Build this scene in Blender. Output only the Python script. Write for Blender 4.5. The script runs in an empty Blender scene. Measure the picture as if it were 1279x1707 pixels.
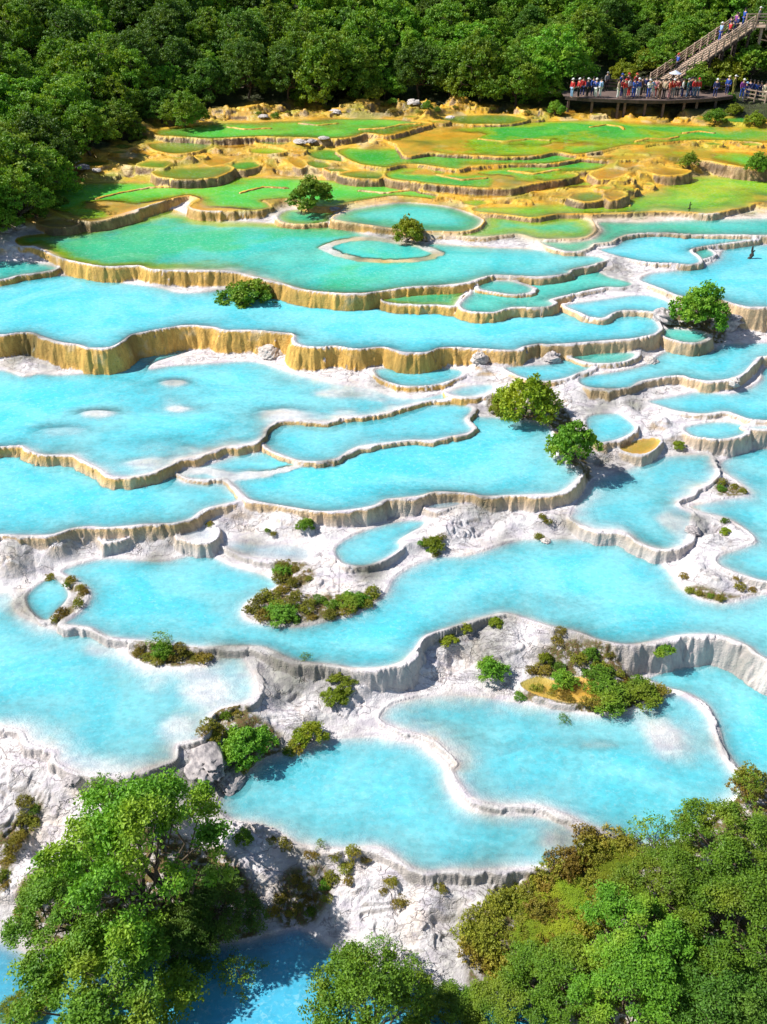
import bpy, bmesh, math, random
import numpy as np
from mathutils import Vector, Matrix, Quaternion
C = bpy.context
S = C.scene
R = math.radians
# ------------------------------------------------------------------ camera
W0, H0, F = 1279.0, 1707.0, 1500.0
PITCH = 35.6
CAMZ = 21.0
cam_d = bpy.data.cameras.new('camera'); cam = bpy.data.objects.new('camera', cam_d)
S.collection.objects.link(cam); S.camera = cam
cam.location = (0, 0, CAMZ); cam.rotation_euler = (R(90-PITCH), 0, 0)
cam_d.sensor_fit = 'VERTICAL'; cam_d.sensor_height = 24.0
cam_d.lens = 24.0*F/H0
cam_d.clip_start = 0.5; cam_d.clip_end = 2000
# ------------------------------------------------------------------ sky and sun
SUN_AZ = (0.994, -0.105); SUN_EL = 47
w = bpy.data.worlds.new('World'); S.world = w; w.use_nodes = True
nt = w.node_tree; nt.nodes.clear()
sky = nt.nodes.new('ShaderNodeTexSky'); sky.sky_type = 'NISHITA'; sky.sun_disc = False
sky.sun_elevation = R(SUN_EL); sky.sun_rotation = math.atan2(-SUN_AZ[0], -SUN_AZ[1])
sky.air_density = 1.0; sky.dust_density = 0.6; sky.ozone_density = 1.5
bg = nt.nodes.new('ShaderNodeBackground'); bg.inputs[1].default_value = 0.075
ow = nt.nodes.new('ShaderNodeOutputWorld')
nt.links.new(sky.outputs[0], bg.inputs[0]); nt.links.new(bg.outputs[0], ow.inputs[0])
sd_ = bpy.data.lights.new('sun', 'SUN'); sun = bpy.data.objects.new('sun', sd_)
S.collection.objects.link(sun)
sd_.energy = 4.9; sd_.angle = R(0.5); sd_.color = (1.0, 0.955, 0.88)
ce = math.cos(R(SUN_EL))
sun.rotation_euler = Vector((SUN_AZ[0]*ce, SUN_AZ[1]*ce, -math.sin(R(SUN_EL)))).to_track_quat('-Z', 'Y').to_euler()
S.view_settings.view_transform = 'Standard'; S.view_settings.look = 'None'
S.view_settings.exposure = 0.45; S.view_settings.gamma = 1.0
S.render.engine = 'CYCLES'
S.cycles.max_bounces = 6; S.cycles.diffuse_bounces = 3; S.cycles.transparent_max_bounces = 12
S.cycles.transmission_bounces = 4; S.cycles.glossy_bounces = 2
S.cycles.use_denoising = True
S.cycles.sample_clamp_indirect = 4.0

# ------------------------------------------------------------------ projection helpers
cp, sp_ = math.cos(R(PITCH)), math.sin(R(PITCH))
def rays(p):
    p = np.asarray(p, float).reshape(-1, 2)
    a = p[:, 0]-W0/2; b = H0/2-p[:, 1]
    return np.stack([a, F*cp+b*sp_, -F*sp_+b*cp], 1)
def at_z(p, z):
    d = rays(p); t = (z-CAMZ)/d[:, 2]
    return d[:, :2]*t[:, None]
def px_per_m(x, y, z):
    return F/(y*cp-(z-CAMZ)*sp_)

# ------------------------------------------------------------------ noise
def _h(ix, iy, seed):
    n = (ix.astype(np.int64)*374761393+iy.astype(np.int64)*668265263+seed*974634777) & 0xffffffff
    n = ((n ^ (n >> 13))*1274126177) & 0xffffffff
    n = (n ^ (n >> 16)) & 0xffff
    return n/65535.0
def vnoise(x, y, seed=0):
    ix = np.floor(x); iy = np.floor(y); fx = x-ix; fy = y-iy
    fx = fx*fx*fx*(fx*(fx*6-15)+10); fy = fy*fy*fy*(fy*(fy*6-15)+10)
    a = _h(ix, iy, seed); b = _h(ix+1, iy, seed); c = _h(ix, iy+1, seed); d = _h(ix+1, iy+1, seed)
    return (a+(b-a)*fx+(c-a)*fy+(a-b-c+d)*fx*fy)*2-1
def fbm(x, y, oct=4, seed=0, gain=0.5):
    s = 0; a = 1; t = 0
    for i in range(oct):
        ca, sa = math.cos(0.6*i+.3), math.sin(0.6*i+.3)
        s = s+a*vnoise((x*ca-y*sa)*2**i+17.3*i, (x*sa+y*ca)*2**i-9.1*i, seed+i); t += a; a *= gain
    return s/t
def sstep(a, b, x):
    t = np.clip((x-a)/(b-a), 0, 1); return t*t*(3-2*t)

# ------------------------------------------------------------------ pools (outlines as seen, each on its own water level)
# name: (level, colour key, max depth, shore length, shoal amplitude, outline)
POOLS = {
 'T1': (0.9, 'lgreen', .8, .8, .3, [(258,217),(300,212),(350,205),(430,203),(560,198),(640,198),(690,202),(720,206),(700,212),(665,222),(640,225),(610,222),(590,228),(560,231),(500,229),(430,228),(350,231),(300,228),(262,226)]),
 'T1b': (0.75, 'olive', .5, .8, .4, [(735,196),(780,192),(850,192),(880,199),(850,206),(790,207),(745,204)]),
 'T2': (0.55, 'green', .8, 1.8, .8, [(640,232),(662,240),(668,250),(680,260),(715,255),(760,257),(850,261),(900,258),(928,253),(960,257),(1000,252),(1042,243),(1075,242),(1100,238),(1180,234),(1279,238),(1400,240),(1400,215),(1279,213),(1150,208),(1040,201),(950,200),(850,207),(790,210),(720,215),(690,222)]),
 'T2b': (0.35, 'lgreen', .6, 1.5, .8, [(968,262),(1020,259),(1052,251),(1100,246),(1170,250),(1250,253),(1279,256),(1400,262),(1400,285),(1279,281),(1225,276),(1170,266),(1110,262),(1050,266),(1010,266)]),
 'T3': (0.3, 'green', .8, 1.2, .4, [(563,252),(575,262),(586,268),(607,275),(643,279),(670,274),(704,274),(761,282),(788,277),(855,273),(909,273),(962,265),(975,255),(1000,248),(850,250),(720,248),(660,246),(620,248),(580,246)]),
 'T4': (0.05, 'green', .8, 1.4, 1.0, [(642,290),(653,298),(700,304),(761,310),(812,313),(850,313),(893,305),(933,299),(958,296),(962,290),(945,287),(990,284),(1013,276),(1020,268),(960,266),(900,270),(760,278),(690,276),(655,280)]),
 'T5': (-.45, 'lime', .5, 1.2, .4, [(700,318),(760,325),(800,330),(850,330),(885,322),(930,315),(970,313),(1000,312),(1000,303),(960,300),(930,303),(880,312),(800,318)]),
 'G1': (-.6, 'lgreen', .7, 1.5, 1.0, [(80,311),(72,325),(78,345),(110,360),(151,370),(190,363),(222,354),(233,347),(260,339),(296,328),(316,326),(334,332),(322,340),(318,346),(330,350),(360,352),(400,351),(430,350),(452,345),(446,338),(440,334),(482,332),(520,343),(560,344),(583,338),(620,332),(660,327),(704,330),(728,333),(721,318),(640,305),(560,300),(485,297),(425,295),(387,294),(269,301),(180,303),(120,305)]),
 'O7': (.05, 'olive', .5, 1.0, .4, [(255,287),(270,296),(320,299),(360,295),(388,283),(380,276),(330,278),(290,280)]),
 'P1': (-.75, 'teal', .7, 1.5, .2, [(556,366),(562,358),(593,348),(660,338),(714,340),(761,348),(804,365),(798,378),(778,385),(728,386),(660,381),(627,377),(586,371)]),
 'P2': (-.9, 'tgreen', .6, 1.5, .5, [(690,392),(720,392),(761,393),(800,395),(840,392),(866,390),(899,398),(950,398),(980,394),(992,383),(985,368),(960,361),(930,362),(890,365),(850,360),(820,360),(806,366),(800,382),(778,388),(728,388)]),
 'G2': (-.6, 'lime', .9, 2.0, .4, [(790,352),(850,358),(890,363),(933,356),(990,356),(1094,352),(1152,354),(1185,356),(1246,344),(1259,338),(1300,338),(1400,340),(1400,295),(1279,293),(1185,291),(1118,301),(1084,318),(1037,336),(983,341),(930,339),(870,343),(800,345)]),
 'S1': (-.15, 'olive', .4, .8, .3, [(950,330),(975,336),(1000,333),(1012,325),(990,319),(960,322)]),
 'S1b': (.0, 'ochre', .3, .6, .2, [(1018,333),(1035,330),(1045,323),(1030,318),(1008,321)]),
 'S2': (-1.0, 'tgreen', .5, .8, .2, [(462,360),(470,370),(500,374),(548,370),(552,362),(560,352),(520,348),(480,350)]),
 'O1': (.45, 'olive', .5, .8, .2, [(248,240),(258,250),(290,256),(320,254),(345,247),(352,240),(330,234),(290,236)]),
 'O3': (.35, 'ochre', .4, .8, .2, [(360,242),(380,248),(405,246),(425,240),(410,235),(375,237)]),
 'O6': (.5, 'olive', .4, .8, .2, [(428,238),(455,242),(480,240),(484,233),(450,232),(430,233)]),
 'O4': (.1, 'ochre', .3, .6, .2, [(178,264),(200,273),(225,276),(238,268),(215,261)]),
 'O5': (.05, 'ochre', .3, .6, .2, [(340,270),(352,277),(375,273),(392,266),(370,262),(350,264)]),
 'O8': (-.75, 'ochre', .3, .8, .2, [(64,370),(80,377),(110,379),(132,374),(130,366),(95,364)]),
 'O9': (.25, 'ochre', .3, .6, .2, [(215,252),(230,257),(250,258),(244,250),(225,248)]),
 'P3': (.12, 'green', .5, .8, .2, [(514,258),(530,265),(555,268),(580,270),(585,262),(570,252),(540,249),(520,253)]),
 'P4': (-.02, 'olive', .4, .6, .2, [(511,272),(525,280),(540,281),(554,277),(545,271),(525,268)]),
 'P4b': (.0, 'ochre', .3, .5, .2, [(480,266),(490,275),(505,280),(512,275),(505,266),(490,262)]),
 'P5': (-.02, 'olive', .4, .6, .2, [(566,290),(585,296),(612,298),(632,298),(640,290),(620,285),(590,285)]),
 'Q1': (.05, 'ochre', .3, .6, .2, [(985,290),(1000,299),(1030,296),(1050,285),(1035,280),(1005,283)]),
 'Q2': (.12, 'ochre', .3, .8, .2, [(1075,284),(1100,291),(1135,291),(1152,285),(1120,280),(1090,280)]),
 'Q3': (.2, 'ochre', .3, .6, .2, [(1028,276),(1045,280),(1062,276),(1066,269),(1050,266),(1034,269)]),
 'Q4': (.25, 'ochre', .3, .6, .2, [(1185,268),(1205,275),(1230,276),(1240,270),(1215,265)]),
 'R1': (-1.02, 'teal', .7, 1.5, .3, [(900,403),(912,410),(940,418),(965,419),(985,413),(992,406),(1020,403),(1032,396),(1055,390),(1115,388),(1152,391),(1279,392),(1400,395),(1400,365),(1279,363),(1135,366),(1060,370),(998,370),(1003,385),(985,398),(950,403),(920,402)]),
 'R2': (-1.25, 'cyan', .9, 1.0, .2, [(997,416),(1030,427),(1078,437),(1118,439),(1152,441),(1168,436),(1165,429),(1152,416),(1185,409),(1246,401),(1266,398),(1236,393),(1118,391),(1064,394),(1041,400),(1024,410)]),
 'R3': (-1.42, 'teal', .4, .5, .2, [(1158,419),(1175,414),(1189,419),(1192,426),(1168,432)]),
 'R4': (-1.6, 'cyan', .9, 1.5, .3, [(1066,466),(1082,474),(1105,482),(1130,492),(1170,500),(1200,500),(1225,507),(1250,512),(1279,512),(1400,515),(1400,400),(1279,407),(1240,409),(1205,416),(1195,431),(1170,444),(1130,450),(1085,455)]),
 'B1': (-1.27, 'teal', .9, 1.8, .5, [(25,400),(34,410),(60,411),(97,428),(128,436),(175,444),(229,442),(255,449),(323,451),(373,451),(400,455),(459,469),(509,483),(559,488),(610,488),(677,479),(728,476),(778,471),(822,459),(899,461),(946,456),(955,449),(990,441),(1012,434),(1000,427),(960,424),(893,415),(820,412),(744,407),(687,402),(643,398),(593,385),(553,378),(520,378),(459,372),(400,368),(336,364),(290,350),(270,350),(232,362),(150,383),(90,388),(45,393)]),
 'L0': (-1.9, 'teal', .6, 1.0, .2, [(-80,470),(0,466),(30,459),(60,455),(90,450),(98,446),(80,440),(40,434),(0,434),(-80,436)]),
 'B2': (-2.25, 'cyan', 1.0, 1.3, .25, [(-80,556),(0,558),(20,556),(50,554),(74,562),(101,570),(134,575),(148,580),(182,579),(202,570),(219,558),(242,553),(279,547),(309,542),(356,545),(373,550),(430,551),(486,556),(491,563),(493,571),(509,577),(536,579),(560,577),(593,582),(627,579),(647,580),(674,587),(711,587),(734,580),(761,579),(812,582),(855,584),(876,577),(899,573),(923,574),(1017,567),(1057,564),(1091,557),(1102,548),(1100,541),(1091,531),(1070,524),(1030,526),(1000,532),(960,524),(925,505),(840,500),(700,495),(600,482),(500,478),(450,472),(390,480),(340,486),(300,487),(265,478),(200,470),(141,462),(101,459),(44,466),(0,476),(-80,480)]),
 'M1': (-1.75, 'tgreen', .6, .8, .2, [(636,500),(660,506),(694,508),(728,508),(757,510),(764,503),(770,494),(780,484),(760,476),(700,480),(660,487)]),
 'M2': (-1.7, 'teal', .8, 1.0, .2, [(766,508),(772,515),(783,519),(805,521),(828,520),(855,512),(889,513),(916,511),(925,505),(919,499),(960,489),(1004,479),(1037,479),(1056,474),(1045,468),(1017,461),(985,450),(900,455),(840,470),(795,478),(784,490),(774,498)]),
 'M3': (-1.55, 'teal', .5, .6, .2, [(800,482),(830,488),(862,491),(885,487),(889,480),(875,474),(850,468),(820,468),(800,473)]),
 'M4': (-1.95, 'cyan', .8, 1.0, .2, [(943,511),(967,521),(983,528),(1007,530),(1027,520),(1051,517),(1091,520),(1118,515),(1115,502),(1084,492),(1051,492),(1000,499),(950,506)]),
 'M5': (-2.5, 'teal', .7, .7, .1, [(1104,558),(1115,564),(1138,570),(1162,571),(1180,564),(1178,556),(1158,550),(1118,547),(1106,550)]),
 'B3': (-3.7, 'cyan', .9, 1.6, .7, [(-80,746),(0,745),(34,743),(44,748),(60,756),(81,759),(118,759),(134,766),(168,783),(185,794),(215,796),(255,788),(286,775),(299,766),(336,759),(370,746),(403,743),(427,737),(440,728),(446,714),(469,701),(512,701),(549,703),(573,696),(617,693),(654,686),(674,678),(711,669),(761,664),(755,656),(744,653),(704,662),(660,660),(620,647),(576,640),(526,630),(486,619),(425,602),(360,604),(286,609),(252,614),(262,603),(320,584),(300,573),(240,588),(205,606),(180,618),(101,624),(67,622),(40,626),(0,615),(-80,615)]),
 'C0': (-3.35, 'cyan', .7, .8, .1, [(625,615),(628,626),(645,636),(670,643),(700,644),(728,641),(761,631),(774,622),(765,615),(720,611),(670,611)]),
 'C0b': (-3.55, 'cyan', .35, .8, .2, [(745,655),(770,662),(800,660),(825,650),(822,640),(790,640),(760,646)]),
 'C1': (-4.0, 'cyan', .9, 1.2, .3, [(440,738),(446,748),(459,755),(499,768),(533,769),(563,764),(586,750),(603,744),(644,739),(687,734),(721,734),(751,728),(781,722),(790,714),(782,705),(778,697),(785,690),(790,680),(775,674),(748,672),(700,676),(640,690),(560,700),(500,702),(460,708),(446,720)]),
 'C2': (-4.3, 'cyan', 1.0, 1.3, .4, [(297,785),(303,793),(318,798),(343,800),(375,798),(386,806),(403,823),(417,833),(450,840),(482,845),(526,852),(560,852),(600,848),(627,842),(644,833),(667,831),(701,827),(728,820),(778,822),(812,827),(893,825),(933,822),(953,810),(972,789),(963,780),(936,766),(925,750),(925,725),(915,708),(880,700),(849,695),(800,693),(740,690),(600,710),(480,730),(430,752),(400,755),(350,772)]),
 'B4': (-4.45, 'cyan', 1.0, 1.5, .3, [(-80,895),(0,892),(34,893),(84,892),(118,882),(148,878),(175,880),(215,877),(242,874),(286,873),(319,865),(340,850),(370,842),(395,836),(402,828),(385,812),(370,804),(310,803),(290,790),(250,785),(180,785),(100,755),(0,740),(-80,740)]),
 'R8': (-3.2, 'cyan', .9, 1.0, .3, [(965,630),(967,640),(985,646),(1020,648),(1051,646),(1067,636),(1091,631),(1135,626),(1152,631),(1185,635),(1219,631),(1241,622),(1252,611),(1264,598),(1279,594),(1400,590),(1400,568),(1279,570),(1202,573),(1185,585),(1130,578),(1100,590),(1080,605),(1037,617),(990,624)]),
 'M6': (-2.9, 'teal', .5, .7, .1, [(945,592),(965,600),(990,606),(1020,606),(1045,602),(1062,593),(1055,587),(1020,586),(980,587)]),
 'M7': (-3.05, 'cyan', .7, .9, .2, [(840,612),(860,625),(890,634),(916,635),(945,630),(965,622),(995,610),(970,603),(940,598),(915,606),(880,608)]),
 'R9': (-3.8, 'cyan', .9, 1.2, .3, [(1080,668),(1105,678),(1135,686),(1172,690),(1209,686),(1225,690),(1246,698),(1279,701),(1400,702),(1400,600),(1279,610),(1268,632),(1250,645),(1215,655),(1165,652),(1130,658)]),
 'R10': (-4.2, 'cyan', .7, .9, .2, [(1140,712),(1150,725),(1175,731),(1210,732),(1245,722),(1248,710),(1220,703),(1180,703)]),
 'R10b': (-4.1, 'cyan', .5, .9, .2, [(1240,712),(1262,716),(1279,716),(1400,716),(1400,708),(1279,708)]),
 'R11': (-4.0, 'cyan', .8, .9, .1, [(990,690),(1030,688),(1050,700),(1062,712),(1055,722),(1030,733),(1000,738),(985,730),(975,700)]),
 'R12': (-4.5, 'mud', .3, .6, .1, [(1034,748),(1050,755),(1075,756),(1092,748),(1100,737),(1095,732),(1070,733),(1045,742)]),
 'R13': (-5.0, 'cyan', .9, 1.6, .4, [(950,858),(957,870),(994,884),(1037,886),(1064,903),(1084,912),(1111,917),(1140,910),(1151,892),(1153,870),(1155,855),(1135,845),(1131,836),(1157,825),(1162,815),(1185,805),(1198,790),(1189,770),(1180,757),(1120,758),(1078,766),(1045,780),(990,798),(965,830)]),
 'R14': (-5.2, 'cyan', .8, 1.2, .6, [(1200,770),(1202,785),(1219,796),(1239,811),(1245,824),(1200,832),(1150,843),(1172,855),(1212,865),(1246,885),(1259,902),(1236,912),(1199,925),(1196,940),(1229,956),(1279,970),(1400,985),(1400,740),(1279,746),(1236,754)]),
 'D12': (-5.6, 'cyan', 1.0, 1.6, .4, [(101,952),(120,965),(148,985),(145,1005),(125,1025),(105,1040),(134,1045),(151,1048),(182,1063),(240,1070),(330,1080),(387,1078),(430,1079),(452,1085),(492,1102),(553,1109),(593,1115),(640,1113),(674,1103),(694,1083),(711,1060),(761,1044),(815,1028),(849,1024),(916,1044),(963,1054),(1000,1068),(1044,1075),(1084,1071),(1135,1060),(1168,1058),(1205,1061),(1246,1077),(1279,1100),(1400,1150),(1400,985),(1279,988),(1212,1003),(1172,998),(1141,981),(1118,950),(1091,929),(1051,912),(1017,898),(893,897),(855,901),(781,924),(728,927),(687,941),(654,964),(640,990),(600,1018),(560,1030),(500,1043),(450,1040),(412,1030),(410,1010),(440,990),(465,978),(460,965),(430,953),(387,941),(356,927),(319,924),(269,934),(185,929),(134,938)]),
 'D0': (-5.85, 'cyan', .7, .7, .3, [(45,990),(60,975),(85,962),(100,965),(116,985),(113,1000),(90,1025),(80,1034),(65,1032),(48,1015),(42,1000)]),
 'D3': (-5.2, 'cyan', .8, .9, .3, [(556,915),(570,939),(607,944),(640,934),(667,917),(671,908),(668,901),(687,888),(705,878),(711,868),(681,866),(640,873),(586,892)]),
 'D4': (-5.3, 'pale', .3, 1.0, .3, [(368,905),(385,918),(425,930),(480,937),(515,935),(520,915),(480,905),(425,905),(390,898)]),
 'D5': (-4.95, 'pale', .4, .6, .1, [(160,893),(175,903),(200,902),(215,895),(210,888),(180,889)]),
 'D6': (-4.95, 'pale', .15, .6, .1, [(297,893),(315,903),(345,905),(362,895),(355,880),(320,876),(300,884)]),
 'D7': (-4.8, 'pale', .4, .6, .1, [(709,846),(735,849),(760,844),(782,837),(775,831),(740,833),(720,838)]),
 'E1': (-5.95, 'cyan', .8, 2.0, .5, [(-80,985),(0,984),(18,985),(26,995),(24,1008),(34,1023),(60,1036),(97,1048),(141,1050),(175,1063),(215,1091),(249,1108),(296,1111),(336,1108),(356,1101),(370,1093),(403,1091),(424,1124),(430,1151),(413,1172),(370,1182),(350,1198),(336,1232),(296,1242),(292,1266),(255,1279),(202,1293),(134,1289),(94,1269),(91,1252),(50,1239),(37,1219),(0,1212),(-80,1212)]),
 'F1': (-6.9, 'cyan', .9, 2.0, .5, [(632,1196),(645,1178),(667,1168),(728,1157),(795,1158),(855,1166),(893,1172),(983,1188),(1024,1188),(1064,1176),(1090,1158),(1115,1152),(1145,1161),(1180,1188),(1191,1219),(1204,1256),(1221,1279),(1240,1300),(1230,1330),(1180,1370),(1130,1410),(1084,1414),(1051,1406),(1024,1393),(983,1378),(943,1359),(893,1344),(849,1344),(826,1343),(785,1330),(760,1297),(756,1284),(764,1274),(750,1257),(723,1233),(682,1221),(645,1208)]),
 'F2': (-7.1, 'cyan', .9, 1.8, .3, [(363,1335),(380,1307),(420,1280),(445,1262),(509,1245),(553,1230),(627,1225),(647,1229),(694,1237),(717,1252),(738,1269),(747,1286),(750,1309),(772,1338),(800,1352),(855,1357),(883,1356),(926,1366),(960,1388),(975,1409),(950,1428),(906,1447),(849,1450),(795,1452),(748,1452),(714,1455),(681,1444),(640,1417),(613,1413),(576,1417),(526,1413),(492,1407),(459,1387),(425,1376),(390,1370),(364,1352)]),
 'F3': (-7.0, 'cyan', .8, 1.2, .7, [(1078,1131),(1105,1118),(1138,1108),(1202,1106),(1236,1121),(1279,1141),(1400,1200),(1400,1330),(1279,1310),(1250,1300),(1225,1275),(1206,1245),(1196,1210),(1180,1178),(1150,1158),(1110,1146)]),
 'MUD': (-6.65, 'mud', .25, .6, .2, [(868,1140),(900,1128),(925,1135),(960,1128),(1005,1138),(1008,1155),(990,1168),(950,1172),(915,1165),(885,1155)]),
 'H1': (-8.4, 'blue', 1.2, 1.5, .3, [(-120,1540),(0,1560),(60,1590),(150,1600),(250,1585),(380,1570),(450,1556),(500,1545),(550,1572),(600,1605),(680,1635),(780,1645),(850,1655),(950,1700),(1000,1800),(900,1900),(-120,1900)]),
}
CTRL = [(600,1145,-6.15),(650,1142,-6.15),(700,1118,-6.2),(735,1080,-6.15),(765,1062,-6.05),(650,1445,-7.4),(720,1480,-7.5),(800,1482,-7.5),(880,1475,-7.4),(560,1435,-7.4),(450,1100,-6.02),(500,1120,-6.1),(550,1127,-6.3),(850,1038,-5.75),(900,1055,-5.8),(950,1070,-5.85),(1000,1085,-6.0),(400,1388,-7.15),(450,1400,-7.25),(520,1432,-7.35),(600,1432,-7.5),(480,858,-4.6),(20,905,-4.65),(100,905,-4.8),(200,897,-5.0),(20,925,-4.8),(80,930,-4.95),(0,960,-5.3),(200,915,-5.15),(450,880,-4.9),(480,862,-4.7),(600,865,-4.95),(750,865,-5.0),(850,865,-5.05),(900,862,-5.05),(520,930,-5.35),(600,960,-5.5),
 (1200,890,-5.1),(1180,940,-5.3),(1150,960,-5.45),(450,1130,-6.2),(520,1150,-6.4),(480,1200,-6.6),(600,1170,-6.7),(850,1080,-6.2),(950,1090,-6.2),(1000,1110,-6.4),(760,1110,-6.8),(700,1145,-6.85),(400,1190,-6.15),(340,1250,-6.2),(420,1255,-6.8),(1100,1095,-6.5),(880,1140,-6.65),
 (50,1265,-6.4),(20,1235,-6.2),(100,1290,-6.4),(200,1300,-6.3),(300,1260,-6.2),(30,1350,-7.2),(150,1320,-6.7),(300,1320,-6.7),(330,1400,-7.5),(450,1420,-7.5),(550,1470,-7.8),(650,1510,-8.0),(750,1550,-8.1),(850,1500,-7.9),(600,1560,-8.2),(450,1520,-8.1),(900,1480,-7.6),(1000,1440,-7.2),(1100,1450,-7.0),(1100,1600,-7.4),(1250,1400,-7.0),(1250,1700,-7.5),(200,1500,-8.0),(50,1450,-7.7),
 (450,275,.0),(400,258,.2),(300,268,.1),(150,280,.15),(500,240,.6),(600,185,1.1),(480,185,1.1),(750,180,1.1),(1000,195,.8),(1200,205,.7),(820,655,-3.6),(1050,672,-3.7),(980,690,-3.9),(1100,700,-4.1),(350,590,-3.6),(450,595,-3.6),(60,605,-3.6),(560,615,-3.5),(800,610,-3.1),(1100,290,0.0),(1060,310,-.1),
 (1150,530,-2.3),(1210,560,-2.6),(380,345,-.7),(720,385,-.8),(30,385,-.6),(0,395,-.8),(20,425,-1.5),(60,430,-1.6),(1250,300,.2),(1080,470,-1.7),(1100,535,-2.2)]
_zm = lambda z: float(np.interp(z, [-8.4,-7.1,-5.95,-5.6,-4.45,-3.7,2], [-7.9,-6.65,-5.62,-5.3,-4.2,-3.7,2]))
POOLS = {k: (_zm(v[0]),)+v[1:] for k, v in POOLS.items()}
POOLS['C2'] = (-4.08,)+POOLS['C2'][1:]; POOLS['C1'] = (-3.88,)+POOLS['C1'][1:]
CTRL = [(a, b, _zm(z)) for a, b, z in CTRL]
MAPZ = _zm
SHORE = [(-2600,900),(-700,700),(-200,470),(-60,400),(0,372),(50,352),(92,318),(105,285),(175,250),(250,212),(330,196),(430,180),(560,172),(700,172),(850,180),(950,190),(1050,190),(1180,196),(1279,203),(1500,212),(2600,225),(6000,260)]

# ------------------------------------------------------------------ terrain grid: a fan-shaped sheet, fine where the pools are, coarse to the horizon
ys = [14.0]
while ys[-1] < 116: ys.append(ys[-1]+0.0012*ys[-1]+0.018)
n_fine = len(ys); st = .25
while ys[-1] < 520: st *= 1.14; ys.append(ys[-1]+st)
pre = [14.0]; st = .08
while pre[-1] > -60: st *= 1.2; pre.append(pre[-1]-st)
ys = np.array(pre[:0:-1]+ys)
us = list(np.linspace(-1.1, 1.1, 940)); st = .004
side = []; v = 1.1
while v < 6: st *= 1.14; v += st; side.append(v)
us = np.array([-q for q in side[::-1]]+us+side)
NR, NC = len(ys), len(us)
def halfw(y): return 0.4264*(0.813*np.maximum(y, 4)+16.0)
GX = us[None, :]*halfw(ys)[:, None]; GY = np.repeat(ys[:, None], NC, 1)

def spline(P, n=5):
    P = np.asarray(P, float); out = []
    N = len(P)
    for i in range(N):
        p0, p1, p2, p3 = P[i-1], P[i], P[(i+1) % N], P[(i+2) % N]
        # centripetal-like damping keeps corners from overshooting
        for k in range(n):
            t = k/n; t2, t3 = t*t, t*t*t
            out.append(.5*((2*p1)+(p2-p0)*t+(2*p0-5*p1+4*p2-p3)*t2+(3*p1-p0-3*p2+p3)*t3)*.85+(p1+(p2-p1)*t)*.15)
    return np.array(out)
def sdf(poly, X, Y, near=False):
    """signed distance (negative inside) and, on request, nearest boundary points"""
    n = len(X); best = np.full(n, 1e18); inside = np.zeros(n, bool)
    bx = np.zeros(n) if near else None; by = np.zeros(n) if near else None
    for i in range(len(poly)):
        ax, ay = poly[i]; cx, cy = poly[(i+1) % len(poly)]
        ex, ey = cx-ax, cy-ay; L = ex*ex+ey*ey+1e-12
        dx = X-ax; dy = Y-ay
        t = np.clip((dx*ex+dy*ey)/L, 0, 1)
        qx = dx-t*ex; qy = dy-t*ey; d = qx*qx+qy*qy
        m = d < best
        best = np.where(m, d, best)
        if near: bx = np.where(m, ax+t*ex, bx); by = np.where(m, ay+t*ey, by)
        if (ay > cy) != (ay < cy) or ay != cy:
            cr = ((ay > Y) != (cy > Y)) & (X < ex*(Y-ay)/(ey if abs(ey) > 1e-12 else 1e-12)+ax)
            inside ^= cr
    d = np.sqrt(best); d[inside] *= -1
    return (d, bx, by) if near else d

wpoly = {}
far_pts = []
for k, (z, col, D, Ls, sh, P) in POOLS.items():
    q = spline(at_z(P, z)); wpoly[k] = q
    a = q; b = np.roll(q, -1, 0); e = b-a; ln = np.hypot(e[:, 0], e[:, 1])
    area = np.sum(a[:, 0]*b[:, 1]-b[:, 0]*a[:, 1])
    nrm = np.stack([e[:, 1], -e[:, 0]], 1)/(ln[:, None]+1e-9)*(1 if area > 0 else -1)
    mid = (a+b)/2; f = nrm[:, 1] > 0.15
    for m in mid[f]: far_pts.append((m[0], m[1], z+.03, 1.0))
for x, y, z in CTRL:
    q = at_z([(x, y)], z)[0]; far_pts.append((q[0], q[1], z, 4.0))
far_pts = np.array(far_pts)
# coarse interpolation of the land between pools
ci = np.unique(np.r_[np.arange(0, NR, 8), NR-1]); cj = np.unique(np.r_[np.arange(0, NC, 8), NC-1])
cx = GX[np.ix_(ci, cj)].ravel(); cy = GY[np.ix_(ci, cj)].ravel()
cz = np.zeros(len(cx))
for s in range(0, len(cx), 2000):
    d2 = (cx[s:s+2000, None]-far_pts[None, :, 0])**2+(cy[s:s+2000, None]-far_pts[None, :, 1])**2+.05
    wt = far_pts[None, :, 3]/d2**1.8
    cz[s:s+2000] = (wt*far_pts[None, :, 2]).sum(1)/wt.sum(1)
cz = cz.reshape(len(ci), len(cj))
def up(cz):
    t = np.stack([np.interp(np.arange(NR), ci, cz[:, j]) for j in range(len(cj))], 1)
    return np.stack([np.interp(np.arange(NC), cj, t[i]) for i in range(NR)], 0)
land = up(cz)
rb = np.random.default_rng(5)
zone = np.array([at_z([p], 0)[0] for p in [(120,300),(150,262),(240,235),(420,225),(640,212),(760,205),(900,190),(1279,210),(1340,215),(1340,330),(1150,352),(1000,340),(760,330),(600,300),(420,300),(250,292),(110,330)]])
n_b = 0; placed = []
bi = rb.integers(0, len(ys)-80, 6000); bj = rb.integers(0, NC, 6000); bx_ = GX[bi, bj]; by_ = GY[bi, bj]
ok = by_ > 62; bi, bj, bx_, by_ = bi[ok], bj[ok], bx_[ok], by_[ok]
ok = sdf(zone, bx_, by_) < -.5; bi, bj, bx_, by_ = bi[ok], bj[ok], bx_[ok], by_[ok]
bd = np.min([sdf(q, bx_, by_) for q in wpoly.values()], 0)
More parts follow.
